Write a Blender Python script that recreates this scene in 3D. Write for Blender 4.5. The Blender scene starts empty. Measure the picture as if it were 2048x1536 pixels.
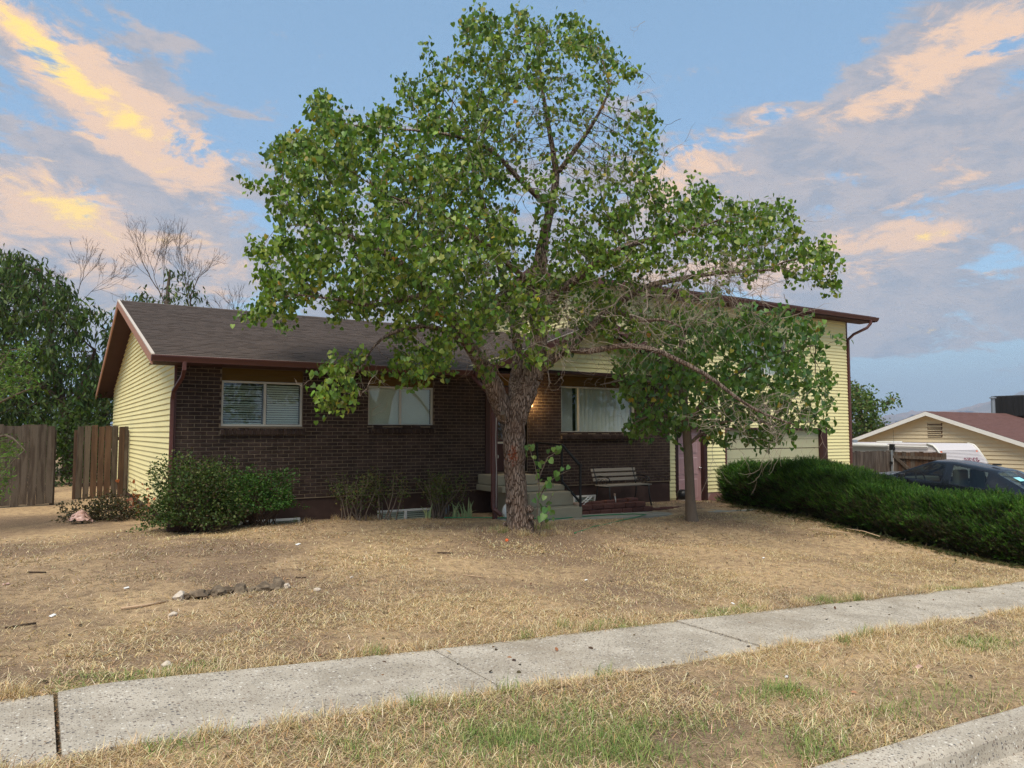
import bpy, bmesh, math, random
import numpy as np
from mathutils import Vector, Matrix
R = math.radians
rng = np.random.default_rng(11); random.seed(11)
sc = bpy.context.scene
COL = sc.collection

# ------------------------------------------------------------------ camera
EYE = np.array([0., 0., 1.6]); PITCH = R(3.70); YAW = R(32.2); FPX = 1500.
cam = bpy.data.cameras.new('camera'); cam.sensor_width = 36; cam.lens = 36*FPX/2048
cam.clip_start = .05; cam.clip_end = 60000
camo = bpy.data.objects.new('camera', cam); COL.objects.link(camo)
camo.location = EYE; camo.rotation_euler = (R(90)+PITCH, 0, -YAW)
sc.camera = camo

# ------------------------------------------------------------------ world: evening sky with drifting cloud streets
SUN_EL, SUN_AZ = R(56), R(-132)          # azimuth measured from +Y towards +X
w = bpy.data.worlds.new('World'); sc.world = w; w.use_nodes = True
nt = w.node_tree; nt.nodes.clear()
class NB:
    """tiny node helper"""
    def __init__(s, nt): s.nt = nt
    def n(s, t, **k):
        o = s.nt.nodes.new(t)
        for a, b in k.items(): setattr(o, a, b)
        return o
    def put(s, sock, v):
        if hasattr(v, 'links') or isinstance(v, bpy.types.NodeSocket): s.nt.links.new(v, sock)
        else: sock.default_value = v
    def m(s, op, a, b=0., c=None, clamp=False):
        o = s.n('ShaderNodeMath', operation=op, use_clamp=clamp)
        s.put(o.inputs[0], a); s.put(o.inputs[1], b)
        if c is not None: s.put(o.inputs[2], c)
        return o.outputs[0]
    def ramp(s, x, a, b, lo=0., hi=1.):
        o = s.n('ShaderNodeMapRange', interpolation_type='SMOOTHSTEP')
        s.put(o.inputs[0], x); s.put(o.inputs[1], a); s.put(o.inputs[2], b); s.put(o.inputs[3], lo); s.put(o.inputs[4], hi)
        return o.outputs[0]
    def mix(s, f, a, b, mode='MIX'):
        o = s.n('ShaderNodeMix', data_type='RGBA', blend_type=mode)
        s.put(o.inputs[0], f)
        for i, v in ((6, a), (7, b)):
            if isinstance(v, (tuple, list)): v = (*v[:3], 1.)
            s.put(o.inputs[i], v)
        return o.outputs[2]
    def noise(s, vec, scale, detail=5, rough=.55, dist=0., dim='3D'):
        o = s.n('ShaderNodeTexNoise', noise_dimensions=dim)
        if vec is not None: s.nt.links.new(vec, o.inputs['Vector'])
        o.inputs['Scale'].default_value = scale; o.inputs['Detail'].default_value = detail
        o.inputs['Roughness'].default_value = rough; o.inputs['Distortion'].default_value = dist
        return o.outputs['Fac']
    def comb(s, x, y, z):
        o = s.n('ShaderNodeCombineXYZ')
        s.put(o.inputs[0], x); s.put(o.inputs[1], y); s.put(o.inputs[2], z)
        return o.outputs[0]
b = NB(nt)
sky = b.n('ShaderNodeTexSky', sky_type='NISHITA', sun_disc=False, sun_elevation=SUN_EL, sun_rotation=SUN_AZ, altitude=1300, air_density=1.0, dust_density=1.6, ozone_density=1.2)
tc = b.n('ShaderNodeTexCoord')
mp = b.n('ShaderNodeVectorRotate', rotation_type='Z_AXIS'); mp.inputs['Angle'].default_value = YAW
nt.links.new(tc.outputs['Generated'], mp.inputs['Vector'])
sx = b.n('ShaderNodeSeparateXYZ'); nt.links.new(mp.outputs[0], sx.inputs[0])
dx, dy, dz = sx.outputs
zc = b.m('ADD', b.m('MAXIMUM', dz, 0.), .10)
u = b.m('DIVIDE', dx, zc); v = b.m('DIVIDE', dy, zc)
hyp = b.m('SQRT', b.m('ADD', b.m('MULTIPLY', dx, dx), b.m('MULTIPLY', dy, dy)))
az = b.m('ARCTAN2', dx, dy)                  # 0 in the view direction, + to the right
el = b.m('ARCTAN2', dz, hyp)
def pa(px, py):                              # where a bearing/elevation lies, from picture measurements
    x = (px-1024)/FPX; y = (768-py)/FPX
    fy = math.cos(PITCH)-y*math.sin(PITCH); fz = math.sin(PITCH)+y*math.cos(PITCH)
    return math.atan2(x, fy), math.atan2(fz, math.hypot(x, fy))
def blob(px, py, ang, ls, ss):
    """soft elongated region of the sky; ls/ss in radians"""
    a0, e0 = pa(px, py)
    A = b.m('SUBTRACT', az, a0); E_ = b.m('SUBTRACT', el, e0)
    c, s_ = math.cos(R(ang)), math.sin(R(ang))
    p = b.m('ADD', b.m('MULTIPLY', A, c/ls), b.m('MULTIPLY', E_, s_/ls))
    q = b.m('ADD', b.m('MULTIPLY', A, -s_/ss), b.m('MULTIPLY', E_, c/ss))
    d = b.m('ADD', b.m('MULTIPLY', p, p), b.m('MULTIPLY', q, q))
    return b.m('POWER', 2.718, b.m('MULTIPLY', d, -1.))
def total(terms):
    out = None
    for k, t in terms:
        t = b.m('MULTIPLY', t, k); out = t if out is None else b.m('ADD', out, t)
    return out
cv = b.comb(b.m('MULTIPLY', u, .85), b.m('MULTIPLY', v, .50), 3.7)
cv2 = b.comb(b.m('ADD', b.m('MULTIPLY', az, 5.2), b.m('MULTIPLY', el, 1.5)), b.m('MULTIPLY', el, 12.), 9.1)
n1 = b.noise(cv, 1.15, 7, .58, .5)
n2 = b.noise(cv2, 1.35, 12, .68, .35)
cov = total([(.30, blob(230, 190, -27, .34, .095)), (.24, blob(60, 440, -22, .26, .07)), (.12, blob(60, 250, -20, .2, .12)),
             (.26, blob(1850, 440, 4, .45, .12)), (.30, blob(1560, 300, 20, .42, .06)), (.22, blob(1980, 40, 12, .14, .05)), (.2, blob(1700, 620, 0, .5, .08)),
             (.11, blob(1440, 185, 60, .035, .10)), (.12, blob(330, 560, 0, .3, .06)),
             (-.30, blob(800, 60, 0, .42, .15)), (-.30, blob(1560, 80, 8, .24, .095)), (-.10, blob(1900, 760, 0, .35, .05)), (-.16, blob(420, 380, -20, .12, .03))])
dens = b.m('ADD', b.m('ADD', b.m('MULTIPLY', b.m('SUBTRACT', n1, .5), .8), b.m('MULTIPLY', b.m('SUBTRACT', n2, .5), 2.1)), cov)
fade = b.ramp(dz, .0, .09)
mask = b.m('MULTIPLY', b.ramp(dens, .0, .20), b.m('ADD', b.m('MULTIPLY', fade, .60), .32))
lit = total([(.55, blob(130, 130, -35, .15, .045)), (.50, blob(310, 255, -28, .14, .04)), (.62, blob(70, 390, -16, .19, .035)), (.2, blob(330, 320, -20, .12, .05)),
             (.46, blob(1400, 310, 25, .14, .05)), (.34, blob(1900, 130, 15, .18, .03)), (.38, blob(1950, 40, 15, .12, .05)), (.35, blob(140, 520, -8, .35, .05)),
             (.25, blob(1820, 500, 4, .28, .045)), (.20, blob(1480, 480, 0, .2, .07)), (.24, blob(1330, 600, 0, .22, .06)), (.16, blob(1950, 260, 10, .2, .05)), (.3, blob(1850, 470, 6, .06, .012)), (.3, blob(1850, 385, 12, .10, .008))])
n3 = b.noise(cv2, 2.3, 12, .70, .4)
litm = b.ramp(b.m('ADD', b.m('MULTIPLY', b.m('SUBTRACT', n3, .5), 2.8), b.m('ADD', b.m('MULTIPLY', lit, 1.6), -.40)), .05, .52)
hot = b.ramp(b.m('ADD', b.m('MULTIPLY', b.m('SUBTRACT', n3, .5), 2.2), total([(.55, blob(110, 125, -35, .085, .016)), (.50, blob(70, 385, -16, .12, .018)), (.30, blob(285, 245, -28, .09, .02)), (.42, blob(1860, 472, 6, .03, .008)), (-.30, blob(1700, 300, 0, .4, .15))])), .22, .58)
shade = b.mix(b.ramp(b.noise(cv2, 3.0, 12, .70, .3), .36, .60), (2.1, 2.18, 2.5), (3.0, 2.7, 2.7))
ccol = b.mix(litm, shade, (5.5, 3.65, 2.35))
ccol = b.mix(hot, ccol, (7.4, 5.0, 1.1))
# the clear sky, a little paler and greener towards the horizon through evening dust
clear = b.mix(.5, sky.outputs[0], (1.75, 3.05, 4.3))
clear = b.mix(b.ramp(el, .0, .30, .55, 0.), clear, (2.35, 3.85, 4.3))
clear = b.mix(b.ramp(el, -.02, .16, .6, 0.), clear, (2.15, 2.75, 3.5))
bg = b.n('ShaderNodeBackground'); bg.inputs['Strength'].default_value = .0605
nt.links.new(b.mix(mask, clear, ccol), bg.inputs['Color'])
wo = b.n('ShaderNodeOutputWorld'); nt.links.new(bg.outputs[0], wo.inputs[0])

# ------------------------------------------------------------------ sun: low glow behind the camera, veiled by cloud
sl = bpy.data.lights.new('sun', 'SUN'); sl.energy = 1.5; sl.angle = R(34); sl.color = (1., .92, .80)
so = bpy.data.objects.new('sun', sl); COL.objects.link(so)
to_sun = Vector((math.sin(SUN_AZ)*math.cos(SUN_EL), math.cos(SUN_AZ)*math.cos(SUN_EL), math.sin(SUN_EL)))
so.rotation_euler = to_sun.to_track_quat('Z', 'Y').to_euler(); so.location = (-10, -12, 20)
vs = sc.view_settings; vs.view_transform = 'Standard'; vs.look = 'None'; vs.exposure = 1.68; vs.gamma = 1.; vs.use_curve_mapping = False
sc.cycles.max_bounces = 8; sc.cycles.transparent_max_bounces = 12; sc.cycles.diffuse_bounces = 3
sc.cycles.use_denoising = True; sc.cycles.denoising_prefilter = 'NONE'; sc.cycles.sample_clamp_indirect = 3.

# ------------------------------------------------------------------ helpers
def lin(r, g, b_):
    f = lambda c: (c/255/12.92 if c <= 10.3 else ((c/255+.055)/1.055)**2.4)
    return (f(r), f(g), f(b_))
def ray(px, py):
    cp, sp, cy, sy = math.cos(PITCH), math.sin(PITCH), math.cos(YAW), math.sin(YAW)
    f = np.array([sy*cp, cy*cp, sp]); r = np.array([cy, -sy, 0.]); u_ = np.cross(r, f)
    return f + r*(px-1024)/FPX + u_*(768-py)/FPX
def at(px, py, d):
    """the place d metres away along the axis in the bearing measured in the photograph"""
    return EYE + ray(px, py)*d
def project(P):
    cp, sp, cy, sy = math.cos(PITCH), math.sin(PITCH), math.cos(YAW), math.sin(YAW)
    f = np.array([sy*cp, cy*cp, sp]); r = np.array([cy, -sy, 0.]); u_ = np.cross(r, f)
    d = np.atleast_2d(P)-EYE; z = d@f
    return np.stack([1024+FPX*(d@r)/z, 768-FPX*(d@u_)/z, z], 1)

def tag(o, label=None, cat=None, group=None, kind=None):
    for k, v_ in (('label', label), ('category', cat), ('group', group), ('kind', kind)):
        if v_: o[k] = v_
    return o
def thing(name, loc, label, cat, group=None):
    o = bpy.data.objects.new(name, None); COL.objects.link(o); o.location = loc
    o.empty_display_size = .2
    return tag(o, label, cat, group)
def link(me, name, parent=None, mat=None):
    o = bpy.data.objects.new(name, me); COL.objects.link(o)
    if mat is not None and not me.materials: me.materials.append(mat)
    if parent is not None:
        o.parent = parent
        p = parent; L = Vector((0, 0, 0))
        if parent.parent is None: L = Vector(parent.location)
        o.matrix_parent_inverse = Matrix.Translation(-L)
    return o
class MB:
    def __init__(s): s.v = []; s.f = []
    def add(s, vs_, fs):
        k = len(s.v); s.v += [tuple(map(float, p)) for p in vs_]; s.f += [tuple(i+k for i in q) for q in fs]; return s
    def box(s, x0, x1, y0, y1, z0, z1):
        return s.add([(x0, y0, z0), (x1, y0, z0), (x1, y1, z0), (x0, y1, z0), (x0, y0, z1), (x1, y0, z1), (x1, y1, z1), (x0, y1, z1)],
                     [(0, 3, 2, 1), (4, 5, 6, 7), (0, 1, 5, 4), (1, 2, 6, 5), (2, 3, 7, 6), (3, 0, 4, 7)])
    def obox(s, c, size, M=None):
        M = M or Matrix.Identity(3)
        a = [Vector((i*size[0]/2, j*size[1]/2, k*size[2]/2)) for k in (-1, 1) for (i, j) in ((-1, -1), (1, -1), (1, 1), (-1, 1))]
        return s.add([Vector(c)+M@q for q in a], [(0, 3, 2, 1), (4, 5, 6, 7), (0, 1, 5, 4), (1, 2, 6, 5), (2, 3, 7, 6), (3, 0, 4, 7)])
    def bar(s, p, q, w_, h_, up_=(0, 0, 1)):
        p, q = Vector(p), Vector(q); d = (q-p); L = d.length; d.normalize()
        side_ = d.cross(Vector(up_)); 
        if side_.length < 1e-4: side_ = d.cross(Vector((1, 0, 0)))
        side_.normalize(); n = side_.cross(d)
        M = Matrix((side_, d, n)).transposed()
        return s.obox((p+q)/2, (w_, L, h_), M)
    def prism(s, poly, vec):
        n = len(poly); vec = Vector(vec); P = [Vector(p) for p in poly]
        return s.add(P+[p+vec for p in P], [tuple(range(n))[::-1], tuple(range(n, 2*n))]+[(i, (i+1) % n, n+(i+1) % n, n+i) for i in range(n)])
    def tube(s, pts, rad, n=8, cap=True):
        pts = [Vector(p) for p in pts]; k = len(pts)
        rad = [rad]*k if not hasattr(rad, '__len__') else rad
        t0 = (pts[1]-pts[0]).normalized(); a = t0.orthogonal().normalized(); vs_ = []; fs = []
        for i, p in enumerate(pts):
            t = (pts[min(i+1, k-1)]-pts[max(i-1, 0)])
            t = t.normalized() if t.length > 1e-9 else t0
            a = (a-t*a.dot(t)); a = a.normalized() if a.length > 1e-6 else t.orthogonal().normalized()
            c = t.cross(a)
            vs_ += [p+(a*math.cos(2*math.pi*j/n)+c*math.sin(2*math.pi*j/n))*rad[i] for j in range(n)]
            if i:
                fs += [((i-1)*n+j, (i-1)*n+(j+1) % n, i*n+(j+1) % n, i*n+j) for j in range(n)]
        if cap: fs += [tuple(range(n))[::-1], tuple((k-1)*n+j for j in range(n))]
        return s.add(vs_, fs)
    def lathe(s, prof, c, n=16, axis='Z'):
        vs_ = []; fs = []
        for r_, h in prof:
            for j in range(n):
                a = 2*math.pi*j/n; p = (r_*math.cos(a), r_*math.sin(a), h)
                if axis == 'Y': p = (p[0], p[2], p[1])
                if axis == 'X': p = (p[2], p[0], p[1])
                vs_.append((c[0]+p[0], c[1]+p[1], c[2]+p[2]))
        for i in range(len(prof)-1):
            fs += [(i*n+j, i*n+(j+1) % n, (i+1)*n+(j+1) % n, (i+1)*n+j) for j in range(n)]
        fs += [tuple(range(n))[::-1], tuple((len(prof)-1)*n+j for j in range(n))]
        return s.add(vs_, fs)
    def build(s, name, mat, parent=None, smooth=False, bevel=0., seg=2):
        me = bpy.data.meshes.new(name); me.from_pydata(s.v, [], s.f)
        bm = bmesh.new(); bm.from_mesh(me); bmesh.ops.recalc_face_normals(bm, faces=bm.faces)
        if bevel > 0: bmesh.ops.bevel(bm, geom=bm.edges[:], offset=bevel, segments=seg, affect='EDGES', profile=.6)
        bm.to_mesh(me); bm.free()
        if smooth: me.shade_smooth()
        return link(me, name, parent, mat)
def npmesh(name, V, F, mat, parent=None, col=None, smooth=False):
    """V (n,3), F (m,k) equal-sized faces, col (n,3)"""
    me = bpy.data.meshes.new(name); V = np.asarray(V, np.float32); F = np.asarray(F, np.int32)
    me.vertices.add(len(V)); me.vertices.foreach_set('co', V.ravel())
    me.loops.add(F.size); me.loops.foreach_set('vertex_index', F.ravel())
    me.polygons.add(len(F)); me.polygons.foreach_set('loop_start', np.arange(len(F), dtype=np.int32)*F.shape[1])
    me.update(calc_edges=True)
    if col is not None:
        a = me.color_attributes.new('Col', 'FLOAT_COLOR', 'POINT')
        a.data.foreach_set('color', np.concatenate([col, np.ones((len(col), 1))], 1).astype(np.float32).ravel())
    if smooth: me.shade_smooth()
    return link(me, name, parent, mat)

def material(name, col, rough=.85, var=.18, scale=6., col2=None, mixlo=.4, mixhi=.6, bump=0., bscale=60., spec=.25, stretch=(1, 1, 1), fine=0., attr=False, metal=0., subs=None, coat=0., rand=0.):
    m = bpy.data.materials.new(name); m.use_nodes = True; t = m.node_tree; k = NB(t)
    p = t.nodes['Principled BSDF']; p.inputs['Roughness'].default_value = rough
    p.inputs['Specular IOR Level'].default_value = spec; p.inputs['Metallic'].default_value = metal; p.inputs['Coat Weight'].default_value = coat
    co = k.n('ShaderNodeNewGeometry').outputs['Position']
    mpn = k.n('ShaderNodeMapping'); mpn.inputs['Scale'].default_value = stretch; t.links.new(co, mpn.inputs['Vector']); vec = mpn.outputs[0]
    n_ = k.noise(vec, scale, 6, .6)
    if attr:
        a = k.n('ShaderNodeVertexColor', layer_name='Col'); base = a.outputs['Color']
    elif col2 is not None: base = k.mix(k.ramp(n_, mixlo, mixhi), col, col2)
    else: base = k.mix(0., col, col)
    val = k.m('ADD', 1.-var, k.m('MULTIPLY', n_, 2*var))
    if fine: val = k.m('MULTIPLY', val, k.m('ADD', 1.-fine, k.m('MULTIPLY', k.noise(vec, bscale, 4, .65), 2*fine)))
    if rand:
        val = k.m('MULTIPLY', val, k.m('ADD', 1.-rand, k.m('MULTIPLY', k.n('ShaderNodeObjectInfo').outputs['Random'], 2*rand)))
    vv = k.comb(val, val, val)
    t.links.new(k.mix(1., base, vv, 'MULTIPLY'), p.inputs['Base Color'])
    if bump:
        bp = k.n('ShaderNodeBump'); bp.inputs['Strength'].default_value = bump; bp.inputs['Distance'].default_value = .01
        t.links.new(k.noise(vec, bscale, 5, .65), bp.inputs['Height']); t.links.new(bp.outputs[0], p.inputs['Normal'])
    return m
def leaf_material(name, trans=.35, rough=.55, spec=.25):
    m = bpy.data.materials.new(name); m.use_nodes = True; t = m.node_tree; k = NB(t)
    p = t.nodes['Principled BSDF']; p.inputs['Roughness'].default_value = rough; p.inputs['Specular IOR Level'].default_value = spec
    a = k.n('ShaderNodeVertexColor', layer_name='Col').outputs['Color']; t.links.new(a, p.inputs['Base Color'])
    tr = k.n('ShaderNodeBsdfTranslucent'); t.links.new(k.mix(1., a, (1.25, 1.25, .6), 'MULTIPLY'), tr.inputs[0])
    mx = k.n('ShaderNodeMixShader'); mx.inputs[0].default_value = trans
    t.links.new(p.outputs[0], mx.inputs[1]); t.links.new(tr.outputs[0], mx.inputs[2])
    t.links.new(mx.outputs[0], t.nodes['Material Output'].inputs[0])
    return m
def glass_material(name, tint=(.93, .96, .95), ior=1.6):
    m = bpy.data.materials.new(name); m.use_nodes = True; t = m.node_tree; k = NB(t)
    t.nodes.remove(t.nodes['Principled BSDF'])
    lw = k.n('ShaderNodeLayerWeight'); lw.inputs['Blend'].default_value = .5; f0 = ((ior-1)/(ior+1))**2
    fr_ = k.m('ADD', f0, k.m('MULTIPLY', k.m('POWER', lw.outputs['Facing'], 5.), 1.-f0))
    tb = k.n('ShaderNodeBsdfTransparent'); tb.inputs[0].default_value = (*tint, 1)
    gl = k.n('ShaderNodeBsdfGlossy'); gl.inputs['Roughness'].default_value = .015
    bp = k.n('ShaderNodeBump'); bp.inputs['Strength'].default_value = .03; bp.inputs['Distance'].default_value = .02
    t.links.new(k.noise(k.n('ShaderNodeNewGeometry').outputs['Position'], 2.2, 2), bp.inputs['Height'])
    t.links.new(bp.outputs[0], gl.inputs['Normal'])
    mx = k.n('ShaderNodeMixShader'); t.links.new(fr_, mx.inputs[0])
    t.links.new(tb.outputs[0], mx.inputs[1]); t.links.new(gl.outputs[0], mx.inputs[2])
    t.links.new(mx.outputs[0], t.nodes['Material Output'].inputs[0])
    return m
# ------------------------------------------------------------------ materials
M = {}
M['siding'] = material('yellow vinyl siding', lin(232, 221, 164), .6, .10, .9, bump=.05, bscale=90, spec=.3, stretch=(1, 1, 4))
M['siding_cream'] = material('cream siding', lin(206, 190, 156), .6, .05, 1.5, spec=.3)
M['header'] = material('eave-shaded yellow header board', lin(94, 72, 26), .65, .1, 3, bump=.1, stretch=(1, 1, 6))  # darkened copy of the siding yellow: eave shade put into the colour
M['brick'] = material('dark brown brick', lin(50, 38, 33), .82, .28, 4.5, bump=.35, bscale=120, fine=.25, col2=lin(62, 49, 43), spec=.2, rand=.16)
M['mortar'] = material('tan mortar', lin(118, 104, 86), .95, .2, 9, bump=.3, bscale=140, fine=.2)
M['foundation'] = material('brown painted foundation', lin(60, 44, 38), .8, .22, 2.5, bump=.3, bscale=45, col2=lin(72, 54, 47), fine=.12)
M['foundation_pink'] = material('worn mauve foundation', lin(140, 104, 98), .85, .25, 3.5, bump=.3, bscale=45, col2=lin(160, 138, 130), mixlo=.5, mixhi=.62, fine=.15)
M['shingle'] = material('brown asphalt shingle', lin(87, 76, 69), .93, .18, 5, bump=.5, bscale=220, fine=.35, col2=lin(77, 68, 62), spec=.15)
M['shingle_red'] = material('red brown asphalt shingle', lin(104, 76, 70), .93, .3, 2.5, fine=.35, bscale=40, stretch=(1, 1, 5), spec=.15)
M['brown'] = material('maroon brown metal', lin(88, 53, 47), .45, .14, 4, spec=.4, fine=.06)
M['fascia'] = material('weathered tan fascia board', lin(160, 118, 98), .7, .14, 3, bump=.15, bscale=50, stretch=(1, 4, 4))
M['soffit'] = material('dark brown soffit board', lin(70, 44, 38), .8, .15, 3)
M['trim_dark'] = material('dark brown trim', lin(62, 40, 36), .6, .15, 5)
M['drip'] = material('pale drip edge', lin(196, 184, 170), .5, .08, 6)
M['white'] = material('white painted metal', lin(214, 212, 204), .45, .07, 6, spec=.4)
M['alu'] = material('grey aluminium frame', lin(190, 186, 172), .42, .1, 8, spec=.5)
M['blind'] = material('pale slat blind', lin(222, 224, 206), .7, .06, 5)
M['curtain'] = material('white curtain cloth', lin(206, 206, 200), .9, .06, 4)
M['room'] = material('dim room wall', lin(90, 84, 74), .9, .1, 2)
M['glass'] = glass_material('window glass')
M['glass_car'] = glass_material('tinted car glass', (.36, .42, .40), 1.55)
M['mauve_door'] = material('mauve painted door', lin(190, 150, 148), .55, .10, 4, bump=.06, spec=.35, fine=.05)
M['mauve_edge'] = material('pale mauve moulding', lin(210, 178, 174), .5, .08, 6)
M['garage'] = material('pale green grey garage panel', lin(176, 172, 138), .5, .07, 2, spec=.35, fine=.04)
M['concrete'] = material('smooth grey concrete', lin(150, 142, 120), .85, .13, 3, bump=.25, bscale=70, fine=.10)
M['concrete_path'] = material('blue grey concrete path', lin(150, 146, 132), .9, .15, 3, bump=.25, bscale=70, fine=.12)
M['black'] = material('black painted iron', lin(26, 26, 27), .45, .15, 9, spec=.45)
M['chrome'] = material('bright metal', (.7, .7, .68), .2, .05, 5, metal=1.)
M['slat_wood'] = material('pale weathered bench wood', lin(132, 124, 112), .75, .14, 6, stretch=(2, 12, 12), fine=.1)
M['block'] = material('red concrete block', lin(94, 62, 54), .95, .28, 6, bump=.6, bscale=60, fine=.25, rand=.18)
M['block_tan'] = material('tan concrete block', lin(170, 144, 122), .95, .2, 6, bump=.6, bscale=60, fine=.2)
M['hose'] = material('green rubber hose', lin(20, 120, 74), .4, .1, 4, spec=.5)
M['fence_grey'] = material('weathered grey brown fence wood', lin(98, 88, 78), .9, .35, 3, bump=.5, bscale=50, stretch=(5, 5, .5), fine=.3, col2=lin(70, 60, 52), rand=.22)
M['fence_brown'] = material('brown fence wood', lin(98, 76, 60), .88, .32, 3, bump=.5, bscale=50, stretch=(5, 5, .5), fine=.3, col2=lin(76, 58, 46), rand=.25)
M['galv'] = material('galvanised steel', lin(150, 156, 160), .4, .12, 8, metal=.6)
M['stone'] = material('pale stone', lin(196, 182, 164), .9, .18, 12, bump=.5, bscale=40, fine=.15)
M['rock'] = material('grey brown broken concrete', lin(128, 112, 92), .95, .3, 9, bump=.8, bscale=50, fine=.3, col2=lin(92, 80, 66))
M['paper'] = material('white litter', lin(222, 220, 214), .8, .08, 20)
M['bag'] = material('pale pink plastic bag', lin(198, 160, 146), .4, .16, 12, spec=.5)
M['stick'] = material('dry stick', lin(186, 158, 128), .9, .2, 12, fine=.2)
M['twig_dark'] = material('dark twig', lin(72, 58, 46), .9, .25, 12, fine=.2)
M['tarp'] = material('black cooler tarp', lin(38, 38, 38), .7, .3, 3, bump=.8, bscale=12)
M['camper'] = material('ribbed white camper skin', lin(205, 198, 196), .4, .05, 2, spec=.45)
M['maroon'] = material('maroon lettering', lin(110, 40, 60), .5, .05, 5)
M['amber'] = material('amber lamp lens', lin(226, 110, 60), .3, .05, 5)
M['red_lens'] = material('red lamp lens', lin(190, 30, 34), .25, .05, 5)
M['car_paint'] = material('slate blue car paint', lin(15, 18, 23), .25, .04, 3, spec=.4, coat=.15)
M['rubber'] = material('black rubber', lin(28, 28, 28), .8, .1, 8)
M['interior'] = material('grey car interior', lin(120, 118, 108), .8, .08, 5)
M['sticker'] = material('pale blue paper sticker', lin(150, 214, 224), .6, .03, 5)
M['bark_tan'] = material('young grey tan bark', lin(108, 95, 82), .92, .25, 10, bump=.5, bscale=50, stretch=(3, 3, .6), fine=.25)
M['twig'] = material('bare grey twig', lin(146, 132, 118), .9, .22, 6, fine=.1)
M['leaf'] = leaf_material('heart leaf', .34, .42, .4)
M['leaf_dim'] = leaf_material('small leaf', .36, .55, .25)
M['blade'] = leaf_material('grass blade', .25, .7, .15)
M['straw'] = material('straw litter', (1, 1, 1), .9, .1, 30, attr=True, spec=.15)
M['tarmac'] = material('worn asphalt', lin(84, 82, 80), .92, .2, 2.2, bump=.6, bscale=160, fine=.35)

def bark():
    m = bpy.data.materials.new('furrowed tree bark'); m.use_nodes = True; t = m.node_tree; k = NB(t); p = t.nodes['Principled BSDF']
    co = k.n('ShaderNodeNewGeometry').outputs['Position']
    mp_ = k.n('ShaderNodeMapping'); mp_.inputs['Scale'].default_value = (1, 1, .20); t.links.new(co, mp_.inputs['Vector'])
    vo = k.n('ShaderNodeTexVoronoi', feature='DISTANCE_TO_EDGE'); vo.inputs['Scale'].default_value = 31
    wn = k.noise(mp_.outputs[0], 14, 4, .6)
    ad = k.n('ShaderNodeVectorMath', operation='ADD'); t.links.new(mp_.outputs[0], ad.inputs[0])
    t.links.new(k.comb(k.m('MULTIPLY', wn, .07), k.m('MULTIPLY', k.noise(mp_.outputs[0], 17, 3), .07), 0.), ad.inputs[1])
    t.links.new(ad.outputs[0], vo.inputs['Vector'])
    crack = k.ramp(vo.outputs['Distance'], .0, .16)
    big = k.noise(co, 3.2, 5, .6); fine = k.noise(mp_.outputs[0], 70, 4, .7)
    plate = k.mix(k.ramp(fine, .35, .65), lin(122, 104, 91), lin(164, 146, 131))
    c = k.mix(crack, lin(80, 65, 55), plate)
    c = k.mix(k.m('MULTIPLY', k.ramp(big, .45, .65), .4), c, lin(112, 84, 66))
    # a worn rust-red scar low on the trunk, on the side towards the house corner
    sp_ = k.n('ShaderNodeSeparateXYZ'); t.links.new(co, sp_.inputs[0])
    dz_ = k.m('DIVIDE', k.m('SUBTRACT', sp_.outputs[2], 1.22), .30); dx_ = k.m('DIVIDE', k.m('SUBTRACT', sp_.outputs[0], 6.80), .10)
    g = k.m('POWER', 2.718, k.m('MULTIPLY', k.m('ADD', k.m('MULTIPLY', dz_, dz_), k.m('MULTIPLY', dx_, dx_)), -1.))
    c = k.mix(k.ramp(k.m('MULTIPLY', g, k.noise(co, 24, 4, .6)), .30, .52), c, lin(132, 70, 46))
    t.links.new(c, p.inputs['Base Color']); p.inputs['Roughness'].default_value = .92; p.inputs['Specular IOR Level'].default_value = .2
    bp = k.n('ShaderNodeBump'); bp.inputs['Strength'].default_value = 1.; bp.inputs['Distance'].default_value = .022
    t.links.new(k.m('ADD', crack, k.m('MULTIPLY', fine, .5)), bp.inputs['Height']); t.links.new(bp.outputs[0], p.inputs['Normal'])
    return m
M['bark'] = bark()
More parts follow.
